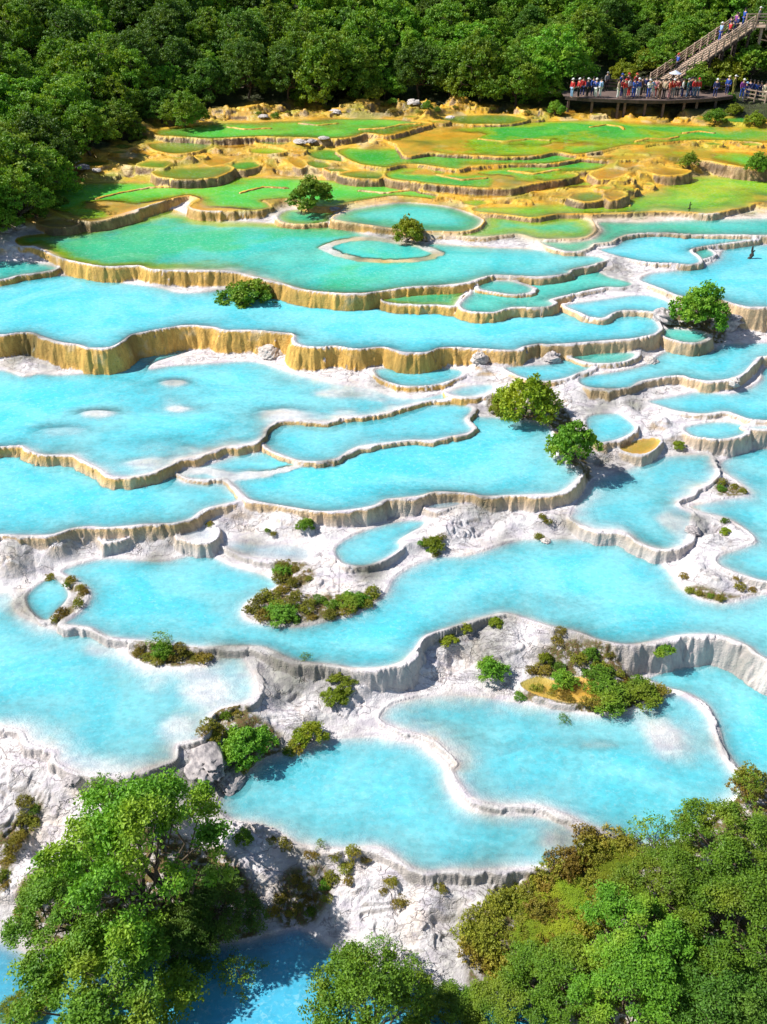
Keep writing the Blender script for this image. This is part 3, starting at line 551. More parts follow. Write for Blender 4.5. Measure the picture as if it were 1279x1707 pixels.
# ------------------------------------------------------------------ water, one sheet for each pool
WCOL = {'cyan': (.16, .67, .77), 'teal': (.09, .62, .53), 'tgreen': (.08, .52, .24), 'green': (.07, .42, .04), 'lgreen': (.16, .55, .05), 'olive': (.17, .34, .03),
        'lime': (.32, .58, .02), 'ochre': (.56, .36, .02), 'mud': (.50, .42, .06), 'pale': (.35, .60, .72), 'blue': (.07, .46, .68)}
SH_ = lambda lo, hi: (lambda x, y, a, b, c: 1-sstep(lo, hi, c))
W2 = {'B1': [('tgreen', lambda x, y, a, b, c: sstep(.1, .9, .18-(x+6)/22+a*1.5+(y-62)*.03)), ('lime', lambda x, y, a, b, c: (1-sstep(.12, .40, c))*sstep(.2, .8, .55-(x+9)/16+(y-64)*.05)), ('cyan', lambda x, y, a, b, c: sstep(0, 12, x-2+a*8)*.7)],
 'G1': [('lgreen', lambda x, y, a, b, c: sstep(0, .3, a)), ('lime', SH_(.25, .5)), ('ochre', SH_(.06, .2))],
 'T2': [('lgreen', lambda x, y, a, b, c: .6*sstep(0, .3, b)), ('lime', SH_(.30, .62)), ('ochre', lambda x, y, a, b, c: np.maximum((1-sstep(.03, .15, c)), sstep(.1, .7, (x-33)*.05+a*.9)))],
 'T2b': [('lime', SH_(.2, .4)), ('ochre', SH_(.08, .22))], 'T1': [('olive', SH_(.3, .6)), ('ochre', SH_(.06, .25))],
 'T3': [('lgreen', SH_(.3, .6)), ('lime', SH_(.12, .3))], 'T4': [('lgreen', SH_(.35, .6)), ('lime', SH_(.2, .42)), ('ochre', SH_(.03, .14))],
 'T5': [('ochre', SH_(.1, .3))], 'G2': [('lgreen', lambda x, y, a, b, c: sstep(.5, .85, c)), ('ochre', lambda x, y, a, b, c: .6*sstep(.3, 1, (14-x)*.05+b*.6+a*.5))],
 'P2': [('lime', SH_(.2, .5))], 'R1': [('tgreen', lambda x, y, a, b, c: .7*sstep(0, 1, (26-x)*.08+a))], 'P1': [('tgreen', SH_(.2, .5))], 'S2': [('lime', SH_(.1, .35))], 'M1': [('lime', SH_(.1, .3))]}
for k in keys:
    z, col, D, Ls, sh, _ = POOLS[k]; kid = keys.index(k)
    own = owner2 == kid
    if not own.any(): continue
    cell = own[:-1, :-1] | own[:-1, 1:] | own[1:, 1:] | own[1:, :-1]
    fi = quads.reshape(NR-1, NC-1, 4)[cell]
    used, inv = np.unique(fi, return_inverse=True)
    vx = X[used].copy(); vy = Y[used].copy()
    q = wpoly[k]; full = np.full(len(X), 99.0); idx, d = SD[k]; full[idx] = d
    ds = full[used]; outm = np.nonzero(ds > .05)[0]
    if len(outm):
        d2, bx, by = sdf(q, vx[outm], vy[outm], True)
        fct = .05/np.maximum(d2, .05)
        vx[outm] = bx+(vx[outm]-bx)*fct; vy[outm] = by+(vy[outm]-by)*fct
    dep = np.where(ds > 0, 0.0, np.maximum(0, z-H.ravel()[used]))
    ca = np.array(WCOL[col]); ux = X[used]; uy = Y[used]; cc_ = np.repeat(ca[None], len(used), 0)
    dpp = np.where(full[used] > 0, 0.0, np.maximum(0, z-H.ravel()[used]))+nz2[used]*.06
    if k in W2:
        for nm, fn in W2[k]:
            mk = np.clip(fn(ux, uy, fl_s[used], nz2[used], dpp), 0, 1)[:, None]; cc_ = cc_*(1-mk)+np.array(WCOL[nm])[None]*mk
    me = mesh_np('water', np.stack([vx, vy, np.full(len(vx), z)], 1), inv.reshape(-1, 4))
    a = me.attributes.new('depth', 'FLOAT', 'POINT'); a.data.foreach_set('value', dep.astype(np.float32))
    a = me.attributes.new('tone', 'FLOAT_COLOR', 'POINT'); a.data.foreach_set('color', np.c_[cc_, np.ones(len(cc_))].astype(np.float32).ravel())
    link('water', me, M['water'], kind='structure')
# ------------------------------------------------------------------ leaves, crowns, trunks
def leaf_quads(cen, nrm, size, rng, asp=.55):
    n = len(cen); nrm = nrm/np.linalg.norm(nrm, axis=1, keepdims=True)
    r = rng.normal(size=(n, 3)); a = np.cross(nrm, r); a /= np.linalg.norm(a, axis=1, keepdims=True)+1e-9
    b = np.cross(nrm, a); s = size*rng.uniform(.65, 1.3, n)[:, None]
    V = np.stack([cen-a*s*.5, cen+b*s*asp*.5+nrm*s*.06, cen+a*s*.5, cen-b*s*asp*.5+nrm*s*.06], 1).reshape(-1, 3)
    return V, np.arange(4*n).reshape(-1, 4)
def leaf_mesh(name, cen, nrm, size, rng, tint, asp=.55):
    V, Fq = leaf_quads(cen, nrm, size, rng, asp)
    me = mesh_np(name, V, Fq, False)
    a = me.attributes.new('tint', 'FLOAT', 'POINT'); a.data.foreach_set('value', np.repeat(tint, 4).astype(np.float32))
    return me
def unit(rng, n):
    v = rng.normal(size=(n, 3)); return v/np.linalg.norm(v, axis=1, keepdims=True)
def crown_mesh(name, lobes, nclump, perclump, clump, leaf, rng, up_bias=.35, low=-.55):
    lobes = np.array(lobes, float); wts = lobes[:, 3]**2; wts /= wts.sum()
    li = rng.choice(len(lobes), nclump, p=wts); d = unit(rng, nclump); d[:, 2] = np.where(d[:, 2] < low, -d[:, 2], d[:, 2])
    rad = rng.uniform(.62, 1.05, nclump)+np.minimum(.45, rng.exponential(.13, nclump))
    cc = lobes[li, :3]+d*(lobes[li, 3]*rad)[:, None]*np.array([1, 1, .85])
    keep = np.ones(nclump, bool)
    for L in lobes:   # drop clumps buried inside other lobes
        keep &= ~(np.linalg.norm((cc-L[:3])/np.array([1, 1, .85]), axis=1) < L[3]*.55)
    cc = cc[keep]; d = d[keep]; m = len(cc)
    csz = clump*rng.uniform(.6, 1.35, m); tb = rng.uniform(0, .55, m)
    ci_ = np.repeat(np.arange(m), perclump); n = len(ci_)
    off = unit(rng, n)*(rng.uniform(0, 1, n)**.5)[:, None]*csz[ci_][:, None]*np.array([1, 1, .62])
    cen = cc[ci_]+off
    nr = unit(rng, n)*.9+d[ci_]*.5+np.array([0, 0, up_bias])
    tint = np.clip(tb[ci_]+rng.uniform(0, .45, n), 0, 1)
    return leaf_mesh(name, cen, nr, leaf, rng, tint)
def tubes(name, paths, sides=6):
    Vs, Fs, o = [], [], 0
    for P, Rr in paths:
        P = np.array(P, float)
        for i, (p, r) in enumerate(zip(P, Rr)):
            t = P[min(i+1, len(P)-1)]-P[max(i-1, 0)]; t /= np.linalg.norm(t)+1e-9
            a = np.cross(t, [0.3, .9, .1]); a /= np.linalg.norm(a)+1e-9; b = np.cross(t, a)
            for k in range(sides):
                an = 2*math.pi*k/sides; Vs.append(p+(a*math.cos(an)+b*math.sin(an))*r)
        for i in range(len(P)-1):
            for k in range(sides):
                k2 = (k+1) % sides
                Fs.append((o+i*sides+k, o+i*sides+k2, o+(i+1)*sides+k2, o+(i+1)*sides+k))
        o += len(P)*sides
    return mesh_np(name, Vs, Fs)
def limb(a, b, r0, r1, rng, n=5, wig=.08):
    a = np.array(a, float); b = np.array(b, float); L = np.linalg.norm(b-a)
    P = [a+(b-a)*t+(rng.normal(size=3)*wig*L*math.sin(math.pi*t)) for t in np.linspace(0, 1, n)]
    return P, list(np.linspace(r0, r1, n))
def trunk_mesh(name, lobes, h0, r, rng, stems=1, twigs=3):
    ps = []
    for s in range(stems):
        bx = rng.normal(size=2)*(.15*(stems > 1))
        top = np.array([rng.normal()*.2*h0, rng.normal()*.2*h0, h0]) if stems == 1 else np.array([rng.normal()*.5*h0, rng.normal()*.5*h0, h0])
        base = np.array([bx[0], bx[1], -.4])
        ps.append(limb(base, top, r*(1.1 if stems == 1 else .6), r*(.7 if stems == 1 else .4), rng))
        for L in lobes[s::stems]:
            c = np.array(L[:3]); ps.append(limb(top, c, r*.5, r*.16, rng, 5, .06))
            for k in range(twigs):
                e = c+unit(rng, 1)[0]*L[3]*.95; ps.append(limb(c, e, r*.15, r*.03, rng, 4, .08))
    return tubes(name, ps, 6)
def make_lobes(rng, n, rad, hmin, hmax, lr):
    out = []
    for i in range(n):
        a = 2.4*i+rng.uniform(-.4, .4); q = math.sqrt((i+.3)/n)*rad
        hh = hmax-(hmax-hmin)*(q/rad)**1.5*rng.uniform(.6, 1.1)
        out.append((q*math.cos(a), q*math.sin(a), hh, lr*rng.uniform(.55, 1.35)))
    return out
PROTO = {}
def proto(key, seed, mat, nl, rad, hmin, hmax, lr, ncl, per, clump, leaf, r=.16, h0=None, stems=1, twigs=3, low=-.55):
    rng = np.random.default_rng(seed); lo = make_lobes(rng, nl, rad, hmin, hmax, lr)
    tm = trunk_mesh(key+'_trunk', lo, h0 or hmin*.6, r, rng, stems, twigs); tm.materials.append(M['bark'])
    cm = crown_mesh(key+'_crown', lo, ncl, per, clump, leaf, rng, low=low); cm.materials.append(M[mat])
    PROTO[key] = (tm, cm)
# forest trees, about 6 m wide and 6 m high
for i in range(4): proto('forest%d' % i, 10+i, 'leaf_far', 16+i, 2.5, 1.0, 4.6, 1.0, 560, 30, .34, .23, h0=1.2, low=-.9)
for i in range(2): proto('dark%d' % i, 20+i, 'leaf_dark', 16, 2.5, 1.0, 4.6, 1.0, 560, 30, .34, .22, h0=1.2, low=-.9)
proto('forest4', 31, 'leaf_far', 15, 2.4, 1.0, 4.2, .95, 500, 28, .34, .23, h0=1.1, low=-.9)
# near trees, about 5 m wide
for i in range(3): proto('near%d' % i, 40+i, 'leaf_near', 19+i, 2.35, 1.2, 4.2, .50, 430, 62, .30, .112, .10, stems=2, twigs=7)
proto('near_dark', 44, 'leaf_dark', 19, 2.3, 1.0, 3.4, .50, 420, 58, .30, .11, .10, stems=3, twigs=6)
proto('near_yellow', 45, 'leaf_yellow', 19, 2.3, .8, 3.0, .50, 420, 58, .30, .105, .08, stems=3, twigs=6)
# pond shrubs, about 2 m wide
for i in range(3): proto('shrub%d' % i, 50+i, 'leaf_near', 12, .75, .22, 1.05, .28, 300, 24, .13, .095, .04, .2, 4, 4, -.9)
proto('shrub_yellow', 55, 'leaf_yellow', 12, .78, .2, .95, .27, 300, 22, .13, .095, .04, .2, 4, 4, -.9)
proto('shrub_dark', 56, 'leaf_near', 13, .78, .2, .92, .27, 300, 22, .13, .09, .04, .2, 4, 4, -.9)
proto('sparse', 57, 'leaf_near', 9, .7, .4, 1.15, .30, 120, 12, .12, .07, .035, .25, 3, 7, -.9)
# low cushion plants, about 1 m wide
for i, mt in enumerate(['leaf_moss', 'leaf_brown', 'leaf_moss', 'leaf_near']):
    rng = np.random.default_rng(70+i)
    lo = [(rng.uniform(-.3, .3), rng.uniform(-.3, .3), .04+rng.uniform(0, .1), rng.uniform(.18, .34)) for _ in range(7)]
    cm = crown_mesh('cushion%d' % i, lo, 240, 14, .07, .055, rng, .3, 0.0)
    cm.materials.append(M[mt]); PROTO['cushion%d' % i] = cm
def put_tree(name, key, loc, rz, sc, label, cat, group=None):
    tm, cm = PROTO[key]
    t = thing(name, label, cat, loc, rz, sc, group)
    link('trunk', tm, None, t); link('crown', cm, None, t); return t
def nth(i):
    wd = ['first', 'second', 'third', 'fourth', 'fifth', 'sixth', 'seventh', 'eighth', 'ninth', 'tenth', 'eleventh', 'twelfth']
    if i < 12: return wd[i]
    n = i+1; return '%d%s' % (n, 'th' if 10 < n % 100 < 14 else {1: 'st', 2: 'nd', 3: 'rd'}.get(n % 10, 'th'))
def project(x, y, z):
    dz = z-CAMZ; dep = y*cp-dz*sp_; return W0/2+F*x/dep, H0/2-F*(y*sp_+dz*cp)/dep, dep

# ------------------------------------------------------------------ the forest
DECKZ = 2.3
rng = np.random.default_rng(7)
stairA = np.append(at_z([(1093, 146)], DECKZ)[0], DECKZ); stairB = np.append(at_z([(1243, 44)], 7.6)[0], 7.6)
mask_tree = []
cand = []
def side_ok(x, y):
    return sdf(fpoly, np.array([x]), np.array([y]))[0]
cx_ = rng.uniform(-75, 85, 14000); cy_ = rng.uniform(25, 150, 14000); cs = sdf(fpoly, cx_, cy_)
pts = []
explicit = [(40,375,105,'forest0'),(85,330,90,'forest2'),(10,300,110,'forest3'),(150,255,95,'forest1'),(60,255,110,'forest4'),(205,232,75,'forest0'),(310,212,72,'forest2'),(130,215,95,'forest3'),(268,205,75,'dark0'),
   (545,176,125,'forest1'),(480,165,95,'dark1'),(858,178,95,'forest0'),(900,172,80,'forest3'),(800,168,110,'forest2'),(700,162,100,'dark0'),(640,166,70,'forest4'),(415,165,90,'dark1'),(750,160,90,'forest3'),(350,172,90,'dark0'),(600,160,100,'forest0')]
for (a, b, wpx, key) in explicit:
    x, y, z = hit(a, b); pts.append((x, y, wpx/px_per_m(x, y, z)/6.0, key))
def clear_of_walk(x, y):
    px, py, _ = project(x, y, gz(x, y))
    if px > 925 and px < 1330:
        yb = 107.5
        if px > 1075: yb = stairA[1]+(stairB[1]-stairA[1])*min(1, (px-1093)/150)+4.2
        if y < yb: return False
    return True
order = np.argsort(-cs*0+cy_)
for i in range(len(cx_)):
    x, y, s = cx_[i], cy_[i], cs[i]
    if s > -1.6: continue
    if abs(x) > 1.12*halfw(np.array(y))+1 or y > 139: continue
    if s < -45: continue
    if any((x-p[0])**2+(y-p[1])**2 < 3.15**2 for p in pts): continue
    if not clear_of_walk(x, y): continue
    k = rng.choice(['forest0', 'forest1', 'forest2', 'forest3', 'forest4', 'dark0', 'dark1'], p=[.17, .17, .17, .15, .10, .13, .11])
    pts.append((x, y, rng.choice([rng.uniform(.55, .85), rng.uniform(.85, 1.3)]), k))
rows = {}
for p in pts:
    px, py, dep = project(p[0], p[1], gz(p[0], p[1])+3)
    if px < -90 or px > 1370 or py < -60: continue
    s = -side_ok(p[0], p[1]); r = int(max(0, min(6, s//5))); rows.setdefault(r, []).append((px, p))
ROWN = ['on the shore line', 'in the second rank uphill', 'in the third rank uphill', 'in the fourth rank uphill', 'in the fifth rank uphill', 'in the sixth rank uphill', 'in the topmost ranks']
KD = {'forest4': 'light green bushy tree', 'dark0': 'dark green dense tree', 'dark1': 'dark green broad tree'}
ntree = 0
for r, L in sorted(rows.items()):
    cnt = {}
    for px, p in sorted(L, key=lambda q: q[0]):
        kd = KD.get(p[3], 'mid green leafy tree'); i = cnt.get(kd, 0); cnt[kd] = i+1
        sc = p[2]
        put_tree('broadleaf_tree', p[3], (p[0], p[1], gz(p[0], p[1])-.1), rng.uniform(0, 6.28), (sc, sc, sc*rng.uniform(.85, 1.12)),
                 '%s, %s such from the left, %s' % (kd, nth(i), ROWN[r]), 'tree', 'trees of the forest behind the terraces'); ntree += 1
print('forest trees', ntree)
# undergrowth shrubs along the far bank
UG = [(925,192,38,'shrub0','round green shrub at the left end of the viewing platform'),(1190,205,46,'shrub1','low green shrub on the ochre bank under the right end of the platform'),(1255,208,40,'shrub_yellow','yellowish shrub on the bank at the right edge'),(1225,190,34,'shrub_yellow','small yellow-green shrub beside the lower railing'),
  (505,178,30,'shrub_yellow','small yellowish shrub among the pale rocks of the far bank'),(625,165,42,'shrub_yellow','yellow-green bush leaning out over the far pool bank'),(712,182,24,'shrub0','tiny green shrub on the rocky far bank'),(1160,150,70,'shrub0','bushy green shrub filling the slope under the stairs'),(1200,140,80,'shrub_yellow','light green shrub on the slope below the upper landing'),(1250,130,85,'shrub2','light green shrub behind the lower railing, at the right edge'),(1080,118,70,'shrub_yellow','yellow-green bush left of the wooden stairs'),(1035,135,60,'shrub_yellow','yellow-green bush behind the people on the platform'),(1215,168,26,'shrub1','small green shrub tucked under the right end of the deck'),
  (655,175,22,'shrub1','small dark shrub beside the white rocks of the far bank'),(95,350,50,'shrub1','green shrub at the left shore beside the ochre pools'),(60,365,50,'shrub0','green shrub at the foot of the leftmost trees'),(120,240,50,'shrub1','green shrub at the water edge below the left forest')]
for a, b, wpx, key, lab in UG:
    x, y, z = hit(a, b); s = wpx/px_per_m(x, y, z)/2.0
    put_tree('shrub', key, (x, y, z-.05), rng.uniform(0, 6), (s, s, s*.9), lab, 'shrub', 'shrubs of the far bank')
# ------------------------------------------------------------------ shrubs on the terraces
SH = [(521,350,88,'shrub0',.85,'dark green round shrub at the lower edge of the yellow-green pool'),(678,400,66,'shrub_yellow',1.0,'round shrub growing on the rim of the turquoise oval pool'),
 (418,512,116,'shrub1',.72,'wide green shrub under the golden dam of the big teal pool'),(1165,543,104,'shrub0',1.1,'large green shrub on the brown rock right of the round basin'),
 (1148,276,36,'shrub_dark',1.0,'small dark shrub on the ochre flats at the upper right'),(1262,288,50,'shrub_dark',1.1,'dark shrub on the ochre flats at the right edge'),
 (872,694,112,'shrub_yellow',1.15,'tall yellow-green bush on the brown mound in mid terraces'),(835,690,42,'shrub_yellow',1.1,'slim yellow-green shrub joined to the left of the tall bush'),(955,772,92,'shrub2',1.3,'bushy green tree-like shrub casting a long shadow on the cyan pool'),
 (509,880,36,'shrub1',.9,'small bright green shrub on the pale ledge in the centre'),(418,1262,100,'shrub2',.95,'bushy green shrub between the big left pool and the lower pool'),(520,1235,62,'shrub_yellow',1.0,'loose yellow-green shrub at the upper left bank of the lower pool'),
 (557,1165,50,'shrub_yellow',.7,'low yellow-green shrub on the pale rock below the curved dam'),(572,1140,60,'shrub_yellow',.55,'flat olive shrub against the foot of the curved dam'),(820,1125,62,'shrub_dark',.8,'dark green shrub on the white slope above the lower right pool'),
 (776,1052,26,'shrub_yellow',.9,'small shrub hanging on the face of the curved dam, upper one'),(750,1072,34,'shrub_yellow',.8,'small shrub at the foot of the curved dam, lower one'),(826,1040,28,'shrub_yellow',.9,'small yellow-green tuft on the rim where the curved dam ends'),
 (1104,1095,44,'shrub1',.7,'green shrub against the shadowed dam at the lower right'),(940,1140,52,'shrub_dark',.75,'round green shrub standing in the yellow mud patch'),(908,1100,28,'shrub_yellow',1.0,'small olive shrub above the yellow mud patch'),(985,1095,32,'shrub_dark',.9,'olive-brown shrub on the slope right of the yellow mud patch'),
 (272,1090,40,'shrub2',1.0,'green shrub on the small mossy islet at left'),(405,1400,36,'shrub2',.9,'small round shrub on the white bank left of the lower pool'),
 (1132,745,26,'shrub_yellow',.8,'tiny brown-green shrub on the rock ledge right of the mud pool'),(1210,888,22,'shrub_yellow',.8,'tiny yellow-green tuft on the pointed white spit'),(722,910,44,'leafmoss',.7,'brown-green bush on the white ledge below the small round dam'),
 (1015,1165,90,'shrub_dark',.5,'long low green shrub on the tip of the mossy spit, left half'),(1060,1160,80,'shrub2',.5,'long low green shrub on the tip of the mossy spit, right half'),(1000,1130,60,'shrub_dark',.6,'dark green shrub behind the long low shrubs of the spit'),
 (585,1005,50,'shrub2',.55,'bright green low shrub at the right end of the mossy island'),(472,955,40,'shrub_dark',.6,'olive shrub at the narrow top of the mossy island'),(470,1025,70,'shrub_dark',.4,'dark olive low shrub on the lower left of the mossy island')]
for a, b, wpx, key, hs, lab in SH:
    key = 'shrub_yellow' if key == 'leafmoss' else key
    x, y, z = hit(a, b); s = wpx/px_per_m(x, y, z)/2.0
    put_tree('shrub', key, (x, y, z-.04), rng.uniform(0, 6), (s, s, s*hs), lab, 'shrub', 'shrubs on the terraces')
# ------------------------------------------------------------------ foreground trees: crown centre, width in the photo, prototype
FG = [(235,1412,325,'near0',1.05,'large leafy green tree filling the lower left corner above the dark pool'),(110,1510,220,'near1',.75,'green leafy tree low at the left edge under the large tree'),(360,1500,170,'near_dark',.8,'dark brownish-green bush on the right flank of the large left tree'),
 (170,1640,320,'near1',.75,'green bushy tree at the very bottom left'),(30,1690,130,'near_yellow',.8,'thin yellow-green bush in the bottom left corner'),
 (290,1560,170,'near_dark',.7,'dark shaded bush at the foot of the large left tree'),
 (615,1690,260,'near2',1.0,'bright green tree rising from the bottom edge at the centre'),(740,1705,150,'near1',.7,'green bush between the bottom centre tree and the right thicket'),
 (1225,1400,210,'near1',.8,'green tree at the right edge, topmost of the right thicket'),(1120,1470,190,'near2',.6,'bright green rounded tree at the upper left of the right thicket'),(1235,1530,230,'near0',.8,'green tree at the right edge in the middle of the right thicket'),
 (1070,1560,230,'near1',.65,'light green tree in the middle of the right thicket'),(940,1625,200,'near2',.55,'green bush at the left end of the right thicket'),(1060,1650,230,'near0',.7,'green tree at the bottom edge of the right thicket, left one'),(1200,1660,260,'near_dark',.75,'dark green tree in the bottom right corner'),
 (860,1600,110,'near_yellow',.2,'olive low bush on the mossy slope left of the right thicket'),(960,1500,130,'near_yellow',.2,'yellow-green low bush near the shore of the lower pool'),(900,1540,110,'near_yellow',.2,'flat olive bush in the middle of the mossy slope'),(1040,1445,90,'near_yellow',.25,'small olive bush at the upper tip of the mossy slope'),(860,1690,190,'near1',.6,'green bush at the bottom edge between centre tree and thicket')]
for a, b, wpx, key, hs, lab in FG:
    hc = 2.2*hs
    x, y, z = hit(a, b, hc); s = wpx/px_per_m(x, y, z+hc)/5.3
    x, y, z = hit(a, b, 2.6*s*hs)
    put_tree('leafy_tree', key, (x, y, z-.1), rng.uniform(0, 6), (s, s, s*hs), lab, 'tree', 'foreground trees')
# thin bare-branched saplings
SP = [(1085,1412,95,1.3,'sparse bluish sapling leaning out over the lower right pool'),(1130,1400,70,1.6,'sparse leafy sapling just right of the leaning one'),(270,1085,60,.9,'bare twiggy sapling on the small mossy islet at left'),(175,1345,100,1.0,'sparse leafy shoots above the crown of the large left tree'),(535,1412,26,1.1,'tiny bare twig plant on the rim of the lower pool'),(940,1205,34,.8,'tiny leafy seedling standing in the lower right pool'),(400,1640,110,1.0,'pale green sparse shoots over the dark pool at the bottom'),(640,1600,80,1.3,'sparse twigs above the bottom centre tree'),(590,1620,80,1.5,'upright leafy shoots on the left of the bottom centre tree'),(690,1640,80,1.3,'leafy shoots on the right of the bottom centre tree'),(1240,1330,70,1.2,'leafy shoots at the top of the right thicket'),(510,1100,30,.7,'bare twigs on the rim left of the curved dam')]
for a, b, wpx, hs, lab in SP:
    x, y, z = hit(a, b); s = wpx/px_per_m(x, y, z)/2.0
    put_tree('sapling', 'sparse', (x, y, z-.04), rng.uniform(0, 6), (s, s, s*hs), lab, 'sapling', 'sparse saplings')
# ------------------------------------------------------------------ cushion plants
CU = [('strip of moss between the two left pools', [(85,965),(115,975),(140,990),(130,1008),(105,1025),(92,1033),(120,968),(135,980)], 24),
 ('mossy island in the centre', [(470,945),(490,950),(470,965),(488,972),(470,985),(450,998),(430,1005),(420,1020),(440,1030),(465,1010),(490,1000),(515,1005),(535,1000),(555,1008),(570,998),(600,1000),(622,992),(610,1010),(580,1020),(550,1025),(520,1030),(495,1035),(510,1018),(480,1030),(460,1022)], 30),
 ('small mossy islet at left', [(232,1090),(245,1098),(262,1100),(290,1098),(310,1090),(325,1098),(340,1100),(300,1082),(278,1095)], 28),
 ('bank above the lower right pool', [(935,1055),(930,1070),(905,1118),(885,1120),(965,1100),(1000,1112),(1030,1125),(1045,1140),(1080,1150),(1100,1152),(975,1120),(930,1112),(920,1155),(895,1150),(940,1162),(985,1175),(950,1168),(865,1160),(1015,1092)], 28),
 ('bank left of the lower pool', [(345,1215),(360,1225),(375,1195),(395,1188),(355,1235),(385,1240),(480,1255),(495,1248),(410,1282)], 32),
 ('white spit at the right', [(1205,805),(1225,812),(1238,820),(1200,815),(1208,870),(1140,962),(1150,985),(1165,990),(1185,995),(1228,965),(1232,980),(1255,985),(1200,998)], 20),
 ('pale ledge in the middle', [(445,885),(455,890),(700,905),(715,918),(735,900),(728,925),(905,862),(912,872),(898,895),(350,875),(515,965)], 18),
 ('white bank under the lower pool', [(455,1400),(475,1412),(590,1425),(610,1432),(560,1430),(575,1445),(520,1425),(495,1465),(505,1480),(515,1500),(500,1510),(540,1475),(555,1465),(580,1470),(470,1500),(455,1520),(485,1525),(520,1520),(545,1500),(650,1470),(640,1485),(670,1505),(735,1480)], 28),
 ('rocky bank at the lower left', [(45,1335),(40,1365),(55,1370),(30,1395),(20,1415),(15,1440),(5,1460),(60,1350),(10,1475),(70,1500),(40,1525)], 34),
 ('mossy slope by the right thicket', [(1010,1410),(1030,1420),(1050,1425),(980,1420),(960,1435),(940,1450),(920,1465),(905,1475),(885,1490),(860,1500),(905,1570),(880,1560),(935,1530),(975,1540),(1000,1500),(950,1560),(990,1470),(1020,1480),(830,1600),(815,1565),(925,1480),(1010,1530),(840,1510),(820,1520),(800,1540),(790,1555),(785,1575),(800,1590),(1070,1430),(1000,1445),(1240,1312),(1255,1308),(960,1470),(930,1500),(870,1530),(900,1520),(850,1560)], 62),
 ('far bank below the forest', [(480,188),(460,196),(545,180),(640,178),(655,188),(700,188),(730,186),(760,180),(820,184),(850,186),(880,188),(430,190)], 16)]
for where, P, wd in CU:
    for i, (a, b) in enumerate(sorted(P)):
        k = int(rng.choice([0, 1, 2, 3], p=[.36, .22, .26, .16] if wd < 40 else [.58, .12, .30, 0])); x, y, z = hit(a, b)
        s = wd*rng.uniform(.7, 1.25)/px_per_m(x, y, z)/1.1
        ln = {0: 'olive-green', 1: 'brownish', 2: 'yellowish-green', 3: 'green'}[k]
        o = link('cushion_plant', PROTO['cushion%d' % k])
        o.location = (x, y, z-.03); o.rotation_euler = (0, 0, rng.uniform(0, 6)); o.scale = (s, s, s*rng.uniform(.8, 1.3))
        o['label'] = '%s cushion plant, %s from left, %s' % (ln, nth(i), where); o['category'] = 'plant'; o['group'] = 'low plants on the '+where
# ------------------------------------------------------------------ rocks
def rock_mesh(name, seed, layered):
    bm = bmesh.new(); bmesh.ops.create_icosphere(bm, subdivisions=5, radius=1)
    co = np.array([v.co[:] for v in bm.verts]); rg = np.random.default_rng(seed)
    n = fbm(co[:, 0]*1.3+seed, co[:, 1]*1.3+co[:, 2]*1.7, 4, seed)
    n2 = np.abs(fbm(co[:, 0]*3+co[:, 2]*2, co[:, 1]*3+co[:, 2], 3, seed+5))
    r = 1+.45*n-.35*n2+layered*.10*np.sin(co[:, 2]*14+4*n)
    co = co*r[:, None]; 
    for i in range(5):
        p = unit(rg, 1)[0]; p[2] = abs(p[2]); dd = co@p-.72; co -= np.outer(np.maximum(0, dd)*.85, p)
    for v, c in zip(bm.verts, co): v.co = c
    me = bpy.data.meshes.new(name); bm.to_mesh(me); bm.free(); me.polygons.foreach_set('use_smooth', np.ones(len(me.polygons), bool)); return me
RK = [rock_mesh('rock_a', 3, 1), rock_mesh('rock_b', 8, .5), rock_mesh('rock_c', 14, 1)]
RKL = [r.copy() for r in RK]
for r in RK: r.materials.append(M['rock'])
for r in RKL: r.materials.append(M['rock_light'])
ROCKS = [(920,600,40,0,'rounded brown-grey boulder at the foot of the mid dam'),(1085,603,26,1,'small pale boulder in the water beside the right dam'),(1222,640,26,1,'small pale boulder against the curved right dam'),
 (345,1270,95,0,'big streaked grey boulder between the big left pool and the lower pool'),(385,1300,60,0,'brown-grey boulder just below the big streaked boulder'),(125,1300,40,0,'small grey rock at the shore above the large left tree'),
 (1105,530,50,0,'brown rock left of the large shrub beside the round basin'),(1210,540,60,0,'brown rock right of the large shrub beside the round basin'),(558,350,24,0,'grey rock beside the dark round shrub'),
 (690,172,34,1,'white rock in the middle of the far bank'),(710,178,26,0,'grey rock right of the white far-bank rock'),(560,188,32,1,'white rock on the left part of the far bank'),(440,195,24,1,'pale low rock on the far bank at left'),
 (500,238,30,1,'white rock of the pile beside the dark small dam'),(520,236,26,0,'grey rock of the pile beside the dark small dam'),(540,234,22,1,'pale rock at the right end of the small pile'),(140,280,34,0,'grey rock on the left ochre shore'),(160,285,24,1,'pale rock on the left ochre shore'),(125,270,22,1,'small pale rock below the left forest'),(750,198,26,1,'white flat rock beside the upper green pool'),(770,200,20,1,'small pale flat rock beside the upper green pool'),(10,385,34,0,'grey rock at the left shore under the trees'),(35,380,26,1,'pale rock at the left shore under the trees'),
 (910,905,26,1,'small pale stone on the ledge above the central pool'),(1155,885,28,0,'grey stone on the rim of the tree-shadowed pool'),(1190,600,20,1,'small pale rock beside the upper right pool'),(450,590,46,1,'pale rock step beside the golden dam in the middle'),(800,600,40,1,'pale rock under the middle dam, left of the boulder'),]
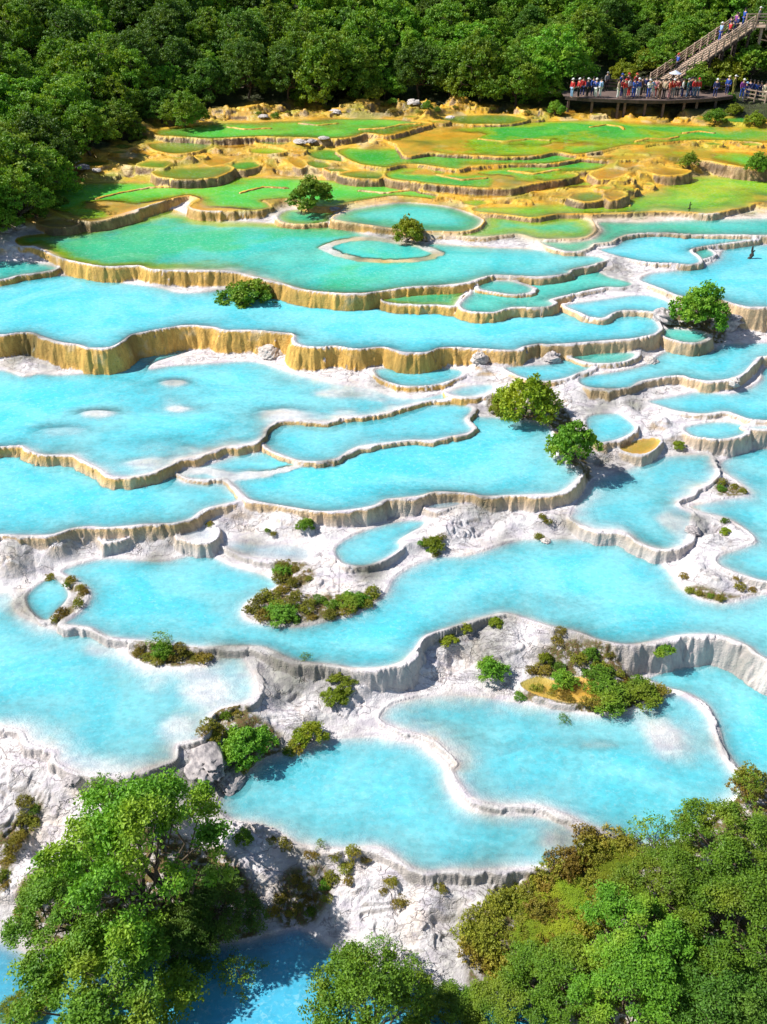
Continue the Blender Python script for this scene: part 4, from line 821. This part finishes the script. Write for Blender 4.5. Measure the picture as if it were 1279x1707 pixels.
for a, b, wd, k, lab in ROCKS:
    x, y, z = hit(a, b); s = wd/px_per_m(x, y, z)/2.0; me = (RKL if k else RK)[int(rng.integers(3))]
    o = link('rock', me); o.location = (x, y, z+s*.12); o.rotation_euler = (0, 0, rng.uniform(0, 6)); o.scale = (s, s*.8, s*(.55 if b > 400 else .28)*(.6 if b > 1200 else 1)); o.scale = o.scale*(1 if b > 400 else .85)
    o['label'] = lab; o['category'] = 'rock'; o['group'] = 'rocks on the terraces and banks'
# ------------------------------------------------------------------ snags
def snag(a, b, hpx, lab, cat='snag'):
    x, y, z = hit(a, b); h = hpx/px_per_m(x, y, z); rg = np.random.default_rng(int(a))
    ps = [limb((0, 0, -.3), (.05*h, 0, h*.95), .13*h, .04*h, rg, 7, .05), limb((0, 0, h*.5), (.22*h, .05*h, h*.75), .05*h, .03*h, rg, 4), limb((0, 0, h*.3), (-.14*h, 0, h*.2), .10*h, .05*h, rg, 4), limb((0, 0, -.1), (.15*h, -.1*h, -.05), .12*h, .05*h, rg, 4)]
    o = link('dead_stump', tubes('dead_stump', ps, 8), M['deadwood']); o.location = (x, y, z); o['label'] = lab; o['category'] = 'stump'
snag(1246, 443, 34, 'dark upright dead stump standing in the cyan pool at the right edge')
snag(1148, 352, 16, 'tiny dark stump on the rim of the lime green pool')

# ------------------------------------------------------------------ viewing platform, stairs, railings
def boxes(name, L):
    """L: (centre, half size, z-rotation, tilt about local y) boxes joined into one mesh"""
    Vs, Fs = [], []
    for c, hs, rz, ty in L:
        Rm = Matrix.Rotation(rz, 3, 'Z') @ Matrix.Rotation(ty, 3, 'Y'); o = len(Vs)
        for sx in (-1, 1):
            for sy in (-1, 1):
                for sz in (-1, 1):
                    v = Rm @ Vector((sx*hs[0], sy*hs[1], sz*hs[2])); Vs.append((c[0]+v.x, c[1]+v.y, c[2]+v.z))
        for f in ((0,1,3,2),(4,6,7,5),(0,4,5,1),(2,3,7,6),(0,2,6,4),(1,5,7,3)): Fs.append([o+i for i in f])
    return mesh_np(name, Vs, Fs, False)
front = at_z([(943,160),(975,163),(1020,165),(1065,166.5),(1110,167),(1150,165.5),(1190,163),(1222,159)], DECKZ)
back = at_z([(950,151),(1222,150)], DECKZ)
dk = thing('viewing_platform', 'curved wooden viewing platform on posts crowded with visitors beside the forest', 'platform', (front[0, 0], front[0, 1], 0))
O = np.array([front[0, 0], front[0, 1]])
# deck planks run front to back
pl = []
xs = np.arange(front[0, 0], front[-1, 0], .30)
for x in xs:
    yf = np.interp(x, front[:, 0], front[:, 1]); yb = np.interp(x, back[:, 0], back[:, 1])
    pl.append(((x-O[0], (yf+yb)/2-O[1], DECKZ-.03), (.142, (yb-yf)/2, .03), 0, 0))
link('deck', boxes('deck', pl), M['wood'], dk)
fs = []
for i in range(len(front)-1):
    a, b = front[i], front[i+1]; c = (a+b)/2; e = b-a
    fs.append(((c[0]-O[0], c[1]-O[1]-.06, DECKZ-.17), (np.hypot(*e)/2+.02, .05, .14), math.atan2(e[1], e[0]), 0))
link('fascia', boxes('fascia', fs), M['wood_dark'], dk)
for i, px in enumerate([953, 990, 1032, 1043, 1076, 1106, 1142, 1165, 1200]):
    x = float(at_z([(px, 164)], DECKZ)[0, 0]); yf = float(np.interp(x, front[:, 0], front[:, 1]))+.4; g = gz(x, yf)-.3
    link('post', boxes('post', [((x-O[0], yf-O[1], (g+DECKZ-.1)/2), (.11, .11, (DECKZ-.1-g)/2), 0, 0)]), M['wood'], dk)
bk = []
for (x0, x1) in [(back[0, 0], back[1, 0])]:
    for h in (.45, .75, 1.05): bk.append((((x0+x1)/2-O[0], back[0, 1]-O[1]-.08, DECKZ+h), ((x1-x0)/2, .025, .05), 0, 0))
    for x in np.arange(x0, x1, 1.6): bk.append(((x-O[0], back[0, 1]-O[1]-.16, DECKZ+.55), (.05, .05, .55), 0, 0))
link('railing', boxes('railing', bk), M['wood'], dk)
# stairs
st_ = thing('wooden_stairs', 'long straight wooden stairs with slatted railings climbing to the upper landing', 'stairs', tuple(stairA))
D = stairB-stairA; run = math.hypot(D[0], D[1]); rz = math.atan2(D[1], D[0]); ty = -math.atan2(D[2], run); L = np.linalg.norm(D)
ex = np.array([math.cos(rz), math.sin(rz)]); ey = np.array([-math.sin(rz), math.cos(rz)]); WD = 1.25
def spt(s, w_, h): return (ex[0]*s*run+ey[0]*w_, ex[1]*s*run+ey[1]*w_, D[2]*s+h)
nst = 44
for i in range(nst): link('tread', boxes('tread', [(spt((i+.5)/nst, 0, .02), (run/nst*.55, WD, .035), rz, 0)]), M['wood_pale'], st_)
for w_ in (-WD-.05, WD+.05):
    link('stringer', boxes('stringer', [(spt(.5, w_, -.15), (L/2, .045, .15), rz, ty)]), M['wood_dark'], st_)
    rl = [(spt(.5, w_, h), (L/2, .03, .045), rz, ty) for h in (.35, .62, .88, 1.12)]
    rl += [(spt(s, w_+.08*np.sign(w_), .5), (.055, .055, .68), rz, 0) for s in np.linspace(0.01, .99, 13)]
    link('railing', boxes('railing', rl), M['wood_pale'], st_)
for s in np.linspace(.12, .98, 7):
    for w_ in (-1.1, 1.1):
        p = spt(s, w_, 0); g = gz(p[0]+stairA[0], p[1]+stairA[1])-stairA[2]-.3
        if p[2]-.25 > g: link('post', boxes('post', [((p[0], p[1], (p[2]-.25+g)/2), (.09, .09, (p[2]-.25-g)/2), rz, 0)]), M['wood_dark'], st_)
# upper landing
UL = thing('upper_landing', 'pale wooden landing with slatted railing on a tall post at the upper right edge', 'landing', tuple(stairB))
link('deck', boxes('deck', [((2.9, .6+i*.26, -.05), (3.3, .12, .04), 0, 0) for i in range(-4, 10)]), M['wood_pale'], UL)
rl = [((2.9, -.65, h), (3.3, .035, .055), 0, 0) for h in (.3, .62, .95, 1.2)]+[((x, -.72, .5), (.06, .06, .75), 0, 0) for x in np.arange(-.3, 6.3, 1.1)]
link('railing', boxes('railing', rl), M['wood_pale'], UL)
for x in (1.6, 5.0):
    g = gz(stairB[0]+x, stairB[1]-.4)-stairB[2]-.3
    link('post', boxes('post', [((x, -.4, (g-.1)/2), (.12, .12, (-.1-g)/2), 0, 0)]), M['wood_pale'], UL)
# lower railing walkway at the right edge
a0 = np.append(at_z([(1238, 166)], DECKZ-.5)[0], DECKZ-.5); b0 = np.append(at_z([(1330, 182)], DECKZ-.9)[0], DECKZ-.9)
LW = thing('ramp_walkway', 'wooden ramp with pale horizontal railing leaving the platform at the right edge', 'walkway', tuple(a0))
D2 = b0-a0; r2 = math.hypot(D2[0], D2[1]); z2 = math.atan2(D2[1], D2[0]); t2 = -math.atan2(D2[2], r2); L2 = np.linalg.norm(D2)
e2 = np.array([math.cos(z2), math.sin(z2)]); n2_ = np.array([-math.sin(z2), math.cos(z2)])
def wpt(s, w_, h): return (e2[0]*s*r2+n2_[0]*w_, e2[1]*s*r2+n2_[1]*w_, D2[2]*s+h)
link('deck', boxes('deck', [(wpt((i+.5)/22, 1.0, -.05), (r2/22*.46, 1.0, .03), z2, t2) for i in range(22)]), M['wood'], LW)
link('railing', boxes('railing', [(wpt(.5, -.05, h), (L2/2, .03, .05), z2, t2) for h in (.3, .65, 1.0)]+[(wpt(s, -.13, .45), (.06, .06, .65), z2, 0) for s in np.linspace(.02, .98, 6)]), M['wood_pale'], LW)
for s in (.1, .5, .9):
    p = wpt(s, .3, 0); g = gz(p[0]+a0[0], p[1]+a0[1])-a0[2]-.3
    link('post', boxes('post', [((p[0], p[1], (p[2]-.1+g)/2), (.1, .1, max(.05, (p[2]-.1-g)/2)), z2, 0)]), M['wood_dark'], LW)

# ------------------------------------------------------------------ people
def skin(name, verts, edges, rad, sub=1, root=0):
    me = bpy.data.meshes.new(name); me.from_pydata(verts, edges, []); o = bpy.data.objects.new(name, me); S.collection.objects.link(o)
    md = o.modifiers.new('s', 'SKIN'); md.use_smooth_shade = True
    for v, r in zip(me.skin_vertices[0].data, rad): v.radius = r if isinstance(r, tuple) else (r, r)
    me.skin_vertices[0].data[root].use_root = True
    sb = o.modifiers.new('b', 'SUBSURF'); sb.levels = sub
    dg = C.evaluated_depsgraph_get(); dg.update(); out = bpy.data.meshes.new_from_object(o.evaluated_get(dg)); out.name = name
    bpy.data.objects.remove(o); bpy.data.meshes.remove(me); return out
def figure(tag_, armL, armR, stride):
    hp, sh = .93, 1.42
    def arm(s, a): return [(s*.19, 0, sh), (s*a[0], a[1], a[2]), (s*a[3], a[4], a[5])]
    aL, aR = arm(-1, armL), arm(1, armR)
    leg = lambda s: [(s*.10, 0, hp-.06), (s*.11, -.03-stride*s, .50), (s*.12, .05*0-stride*s*1.3, .07), (s*.13, -.15-stride*s*1.3, .04)]
    V = [(0, 0, hp), (0, 0, 1.15), (0, 0, sh-.02), (0, 0, 1.52), (0, -.015, 1.60), (0, -.01, 1.70)]
    Rr = [(.15, .11), (.14, .10), (.13, .10), (.055, .055), (.085, .10), (.07, .08)]
    E = [(0, 1), (1, 2), (2, 3), (3, 4), (4, 5)]
    for a in (aL, aR):
        i = len(V); V += a+[(a[2][0], a[2][1]-.03, a[2][2]-.09)]; Rr += [.06, .042, .033, .028]; E += [(2, i), (i, i+1), (i+1, i+2), (i+2, i+3)]
    for s in (-1, 1):
        i = len(V); V += leg(s); Rr += [.085, .06, .045, .04]; E += [(0, i), (i, i+1), (i+1, i+2), (i+2, i+3)]
    body = skin('body_'+tag_, V, E, Rr)
    # jacket: torso and sleeves, a little larger
    V = [(0, 0, hp-.02), (0, 0, 1.15), (0, 0, sh-.01)]; Rr = [(.19, .14), (.18, .135), (.165, .125)]; E = [(0, 1), (1, 2)]
    for a in (aL, aR):
        i = len(V); V += a; Rr += [.085, .065, .052]; E += [(2, i), (i, i+1), (i+1, i+2)]
    jac = skin('jacket_'+tag_, V, E, Rr)
    V = [(0, 0, hp)]; Rr = [(.165, .125)]; E = []
    for s in (-1, 1):
        i = len(V); V += leg(s)[:3]; Rr += [.10, .075, .065]; E += [(0, i), (i, i+1), (i+1, i+2)]
    tro = skin('trousers_'+tag_, V, E, Rr)
    return body, jac, tro
FIG = [figure('a', (.26, .02, 1.15, .24, -.10, .93), (.26, .02, 1.15, .24, -.10, .93), .02), figure('b', (.27, -.08, 1.20, .14, -.30, 1.38), (.27, -.08, 1.20, .10, -.30, 1.38), .03), figure('c', (.25, .08, 1.15, .22, .10, .92), (.25, -.12, 1.16, .20, -.26, 1.02), .14)]
def blob(name, r, sc, cut):
    bm = bmesh.new(); bmesh.ops.create_uvsphere(bm, u_segments=14, v_segments=10, radius=r)
    for v in bm.verts: v.co = Vector((v.co.x*sc[0], v.co.y*sc[1], v.co.z*sc[2]))
    geo = [v for v in bm.verts if v.co.z < cut and v.co.y < .03]; bmesh.ops.delete(bm, geom=geo, context='VERTS')
    me = bpy.data.meshes.new(name); bm.to_mesh(me); bm.free(); return me
hair_me = blob('hair', .125, (1, 1.08, 1.1), .0)
bm = bmesh.new(); bmesh.ops.create_uvsphere(bm, u_segments=14, v_segments=10, radius=.128)
bmesh.ops.delete(bm, geom=[v for v in bm.verts if v.co.z < -.01], context='VERTS')
r_ = bmesh.ops.create_circle(bm, cap_ends=True, segments=14, radius=.11)
for v in r_['verts']: v.co.y = v.co.y*.9-.14
cap_me = bpy.data.meshes.new('cap'); bm.to_mesh(cap_me); bm.free()
for me in [m for f in FIG for m in f[1:]]+[hair_me, cap_me]: me.materials.clear(); me.materials.append(M['cloth'])
for f in FIG: f[0].materials.clear(); f[0].materials.append(M['skin'])
COL = {'red': (.55, .03, .03), 'dark red': (.22, .02, .02), 'blue': (.03, .09, .42), 'light blue': (.30, .48, .75), 'navy': (.02, .03, .13), 'white': (.75, .75, .75), 'pink': (.70, .30, .32), 'brown': (.14, .07, .04), 'beige': (.50, .40, .28), 'teal': (.02, .10, .12), 'orange-red': (.70, .12, .06), 'olive': (.28, .28, .05), 'black': (.015, .015, .02), 'purple': (.25, .05, .30), 'grey': (.25, .25, .27), 'cream': (.65, .58, .42), 'jeans': (.12, .18, .30)}
def person(px, py, jc, tc, cc, where, pose=0, z=DECKZ, face=None, hsc=1.0):
    x, y = at_z([(px, py)], z)[0]
    lab = 'person in %s jacket%s, %s' % (jc, ' and %s cap' % cc if cc else '', where)
    if len(lab.split()) > 16: lab = 'person in %s, %s' % (jc, where)
    t = thing('person', lab, 'person', (float(x), float(y), z), (face if face is not None else rng.uniform(-1.2, 1.2)), hsc, 'visitors on the platform and stairs')
    b, j, tr = FIG[pose]
    link('body', b, None, t)
    for nm, me, c in (('jacket', j, jc), ('trousers', tr, tc)):
        o = link(nm, me, None, t); o.color = COL[c]+(1,)
    o = link('cap' if cc else 'hair', cap_me if cc else hair_me, None, t); o.location = (0, -.01, 1.68); o.color = (COL[cc] if cc else (.012, .01, .01))+(1,)
P_ = [(953,162.5,'red','light blue','white','leftmost on the platform',0),(964,162,'red','black','white','second from the left on the platform',0),(970,160,'red','navy',None,'close behind the second from the left',2),(978,162,'navy','black','white','fourth in the left group, white collar',0),
 (992,162.5,'blue','white','white','centre of the left group in blue',1),(1000,162,'light blue','white',None,'right end of the left group',0),(987,160,'blue','navy',None,'half hidden behind the blue-clad visitor of the left group',0),(1010,151,'grey','black','grey','standing alone at the back rail, left of the main group',0),
 (1029,164,'beige','white',None,'left front of the main group',0),(1034,154,'blue','black','blue','at the back rail behind the main group',0),(1035,162,'dark red','navy',None,'beside the beige visitor in the main group',1),(1040,164,'red','grey','red','small figure low in the front of the main group',0),(1041,160,'brown','black',None,'half hidden behind the small red figure',0),(1047,161,'white','red',None,'white-clad in the left of the main group',0),(1045,153,'red','black','red','red-capped at the back rail',0),(1058,153.5,'red','brown','orange-red','second red-capped at the back rail',0),(1055,163,'blue','blue',None,'broad blue figure in the main group',1),(1062,162,'blue','white','white','right beside the broad blue figure',0),
 (1068,160,'brown','black',None,'dark figure between the blue and the white visitors',0),(1080,164,'white','blue','white','white and blue front figure of the main group',1),(1075,158,'navy','black',None,'behind the white and blue figure',0),(1091,161.5,'pink','dark red',None,'pink-clad in the middle of the main group',0),(1098,165,'brown','brown',None,'crouched-looking brown figure at the platform front',0),(1086,163,'light blue','white',None,'between the white and pink visitors',2),
 (1106,163.5,'beige','black',None,'beige-clad under the left of the umbrella',0),(1114,164,'orange-red','pink',None,'bright orange-red front figure under the umbrella',0),(1120,163.5,'red','grey','white','red front figure just right of the orange-red one',1),(1127,162,'dark red','black',None,'dark red figure right of the umbrella',0),(1118,158,'dark red','black',None,'holding the umbrella',1),(1136,162.5,'white','navy',None,'white-clad, right half of the main group',0),(1132,160,'brown','grey',None,'behind the white-clad right-hand visitor',0),(1144,163,'teal','jeans','grey','dark teal figure in the right of the main group',0),(1148,161,'teal','navy',None,'behind the dark teal figure',2),
 (1155,162,'red','jeans',None,'red jacket and denim near the right end of the main group',0),(1161,162,'red','jeans','red','rightmost red figure of the main group',0),(1151,160,'pink','jeans',None,'pink top, near the right end of the main group',2),
 (1191,163,'navy','navy','white','alone on the open deck right of the main group',0),(1211,158,'blue','navy','cream','alone near the right end of the deck',0),(1221,157,'olive','olive','white','olive figure at the right end of the deck',0)]
for a in P_: person(*a)
P2 = [(1235,163,'purple','blue','white','first at the top of the ramp',0,DECKZ-.2),(1240,168,'blue','blue','light blue','lower blue figure at the foot of the deck end',0,DECKZ-.7),(1246,164,'navy','navy',None,'second on the ramp',0,DECKZ-.45),(1252,165,'navy','black',None,'third on the ramp',0,DECKZ-.5),(1258,166,'blue','navy',None,'fourth on the ramp',0,DECKZ-.55),(1264,167,'navy','navy',None,'fifth on the ramp',1,DECKZ-.6),(1272,168,'cream','cream',None,'last one on the ramp at the edge',0,DECKZ-.6)]
for a in P2: person(*a)
def on_stairs(s, w_, jc, tc, cc, where, pose=2):
    p = spt(s, w_, .06); x, y, z = p[0]+stairA[0], p[1]+stairA[1], p[2]+stairA[2]; px, py, _ = project(x, y, z)
    person(px, py, jc, tc, cc, where, pose, z, face=rz-1.6)
for a in [(.24,.2,'blue','black','red','alone halfway up the lower stairs'),(.74,.5,'light blue','blue','white','lowest of the group near the top of the stairs'),(.78,-.4,'red','black',None,'in red in the group near the top of the stairs'),(.83,.3,'navy','navy',None,'dark figure in the group near the top of the stairs'),(.87,-.3,'navy','black',None,'second dark figure in the group near the top of the stairs'),(.90,.4,'purple','navy',None,'purple figure near the top of the stairs'),(.97,.1,'blue','blue',None,'topmost on the stairs')]: on_stairs(*a)
x_, y_ = stairB[0]+1.3, stairB[1]+.3; q_ = project(x_, y_, stairB[2]); person(q_[0], q_[1], 'grey', 'black', 'white', 'behind the railing of the upper landing', 0, float(stairB[2]))
# umbrella
x, y = at_z([(1119, 158)], DECKZ)[0]
um = thing('umbrella', 'open white and blue umbrella above the visitors in the main group', 'umbrella', (float(x), float(y)-.2, DECKZ+1.2))
bm = bmesh.new(); bmesh.ops.create_cone(bm, cap_ends=False, segments=10, radius1=.62, radius2=.02, depth=.28)
me = bpy.data.meshes.new('canopy'); bm.to_mesh(me); bm.free(); o = link('canopy', me, M['cloth'], um); o.location = (0, 0, .95); o.color = (.55, .62, .80, 1)
link('shaft', tubes('shaft', [([(0, 0, 0), (0, 0, 1.1)], [.012, .012])], 6), M['deadwood'], um)
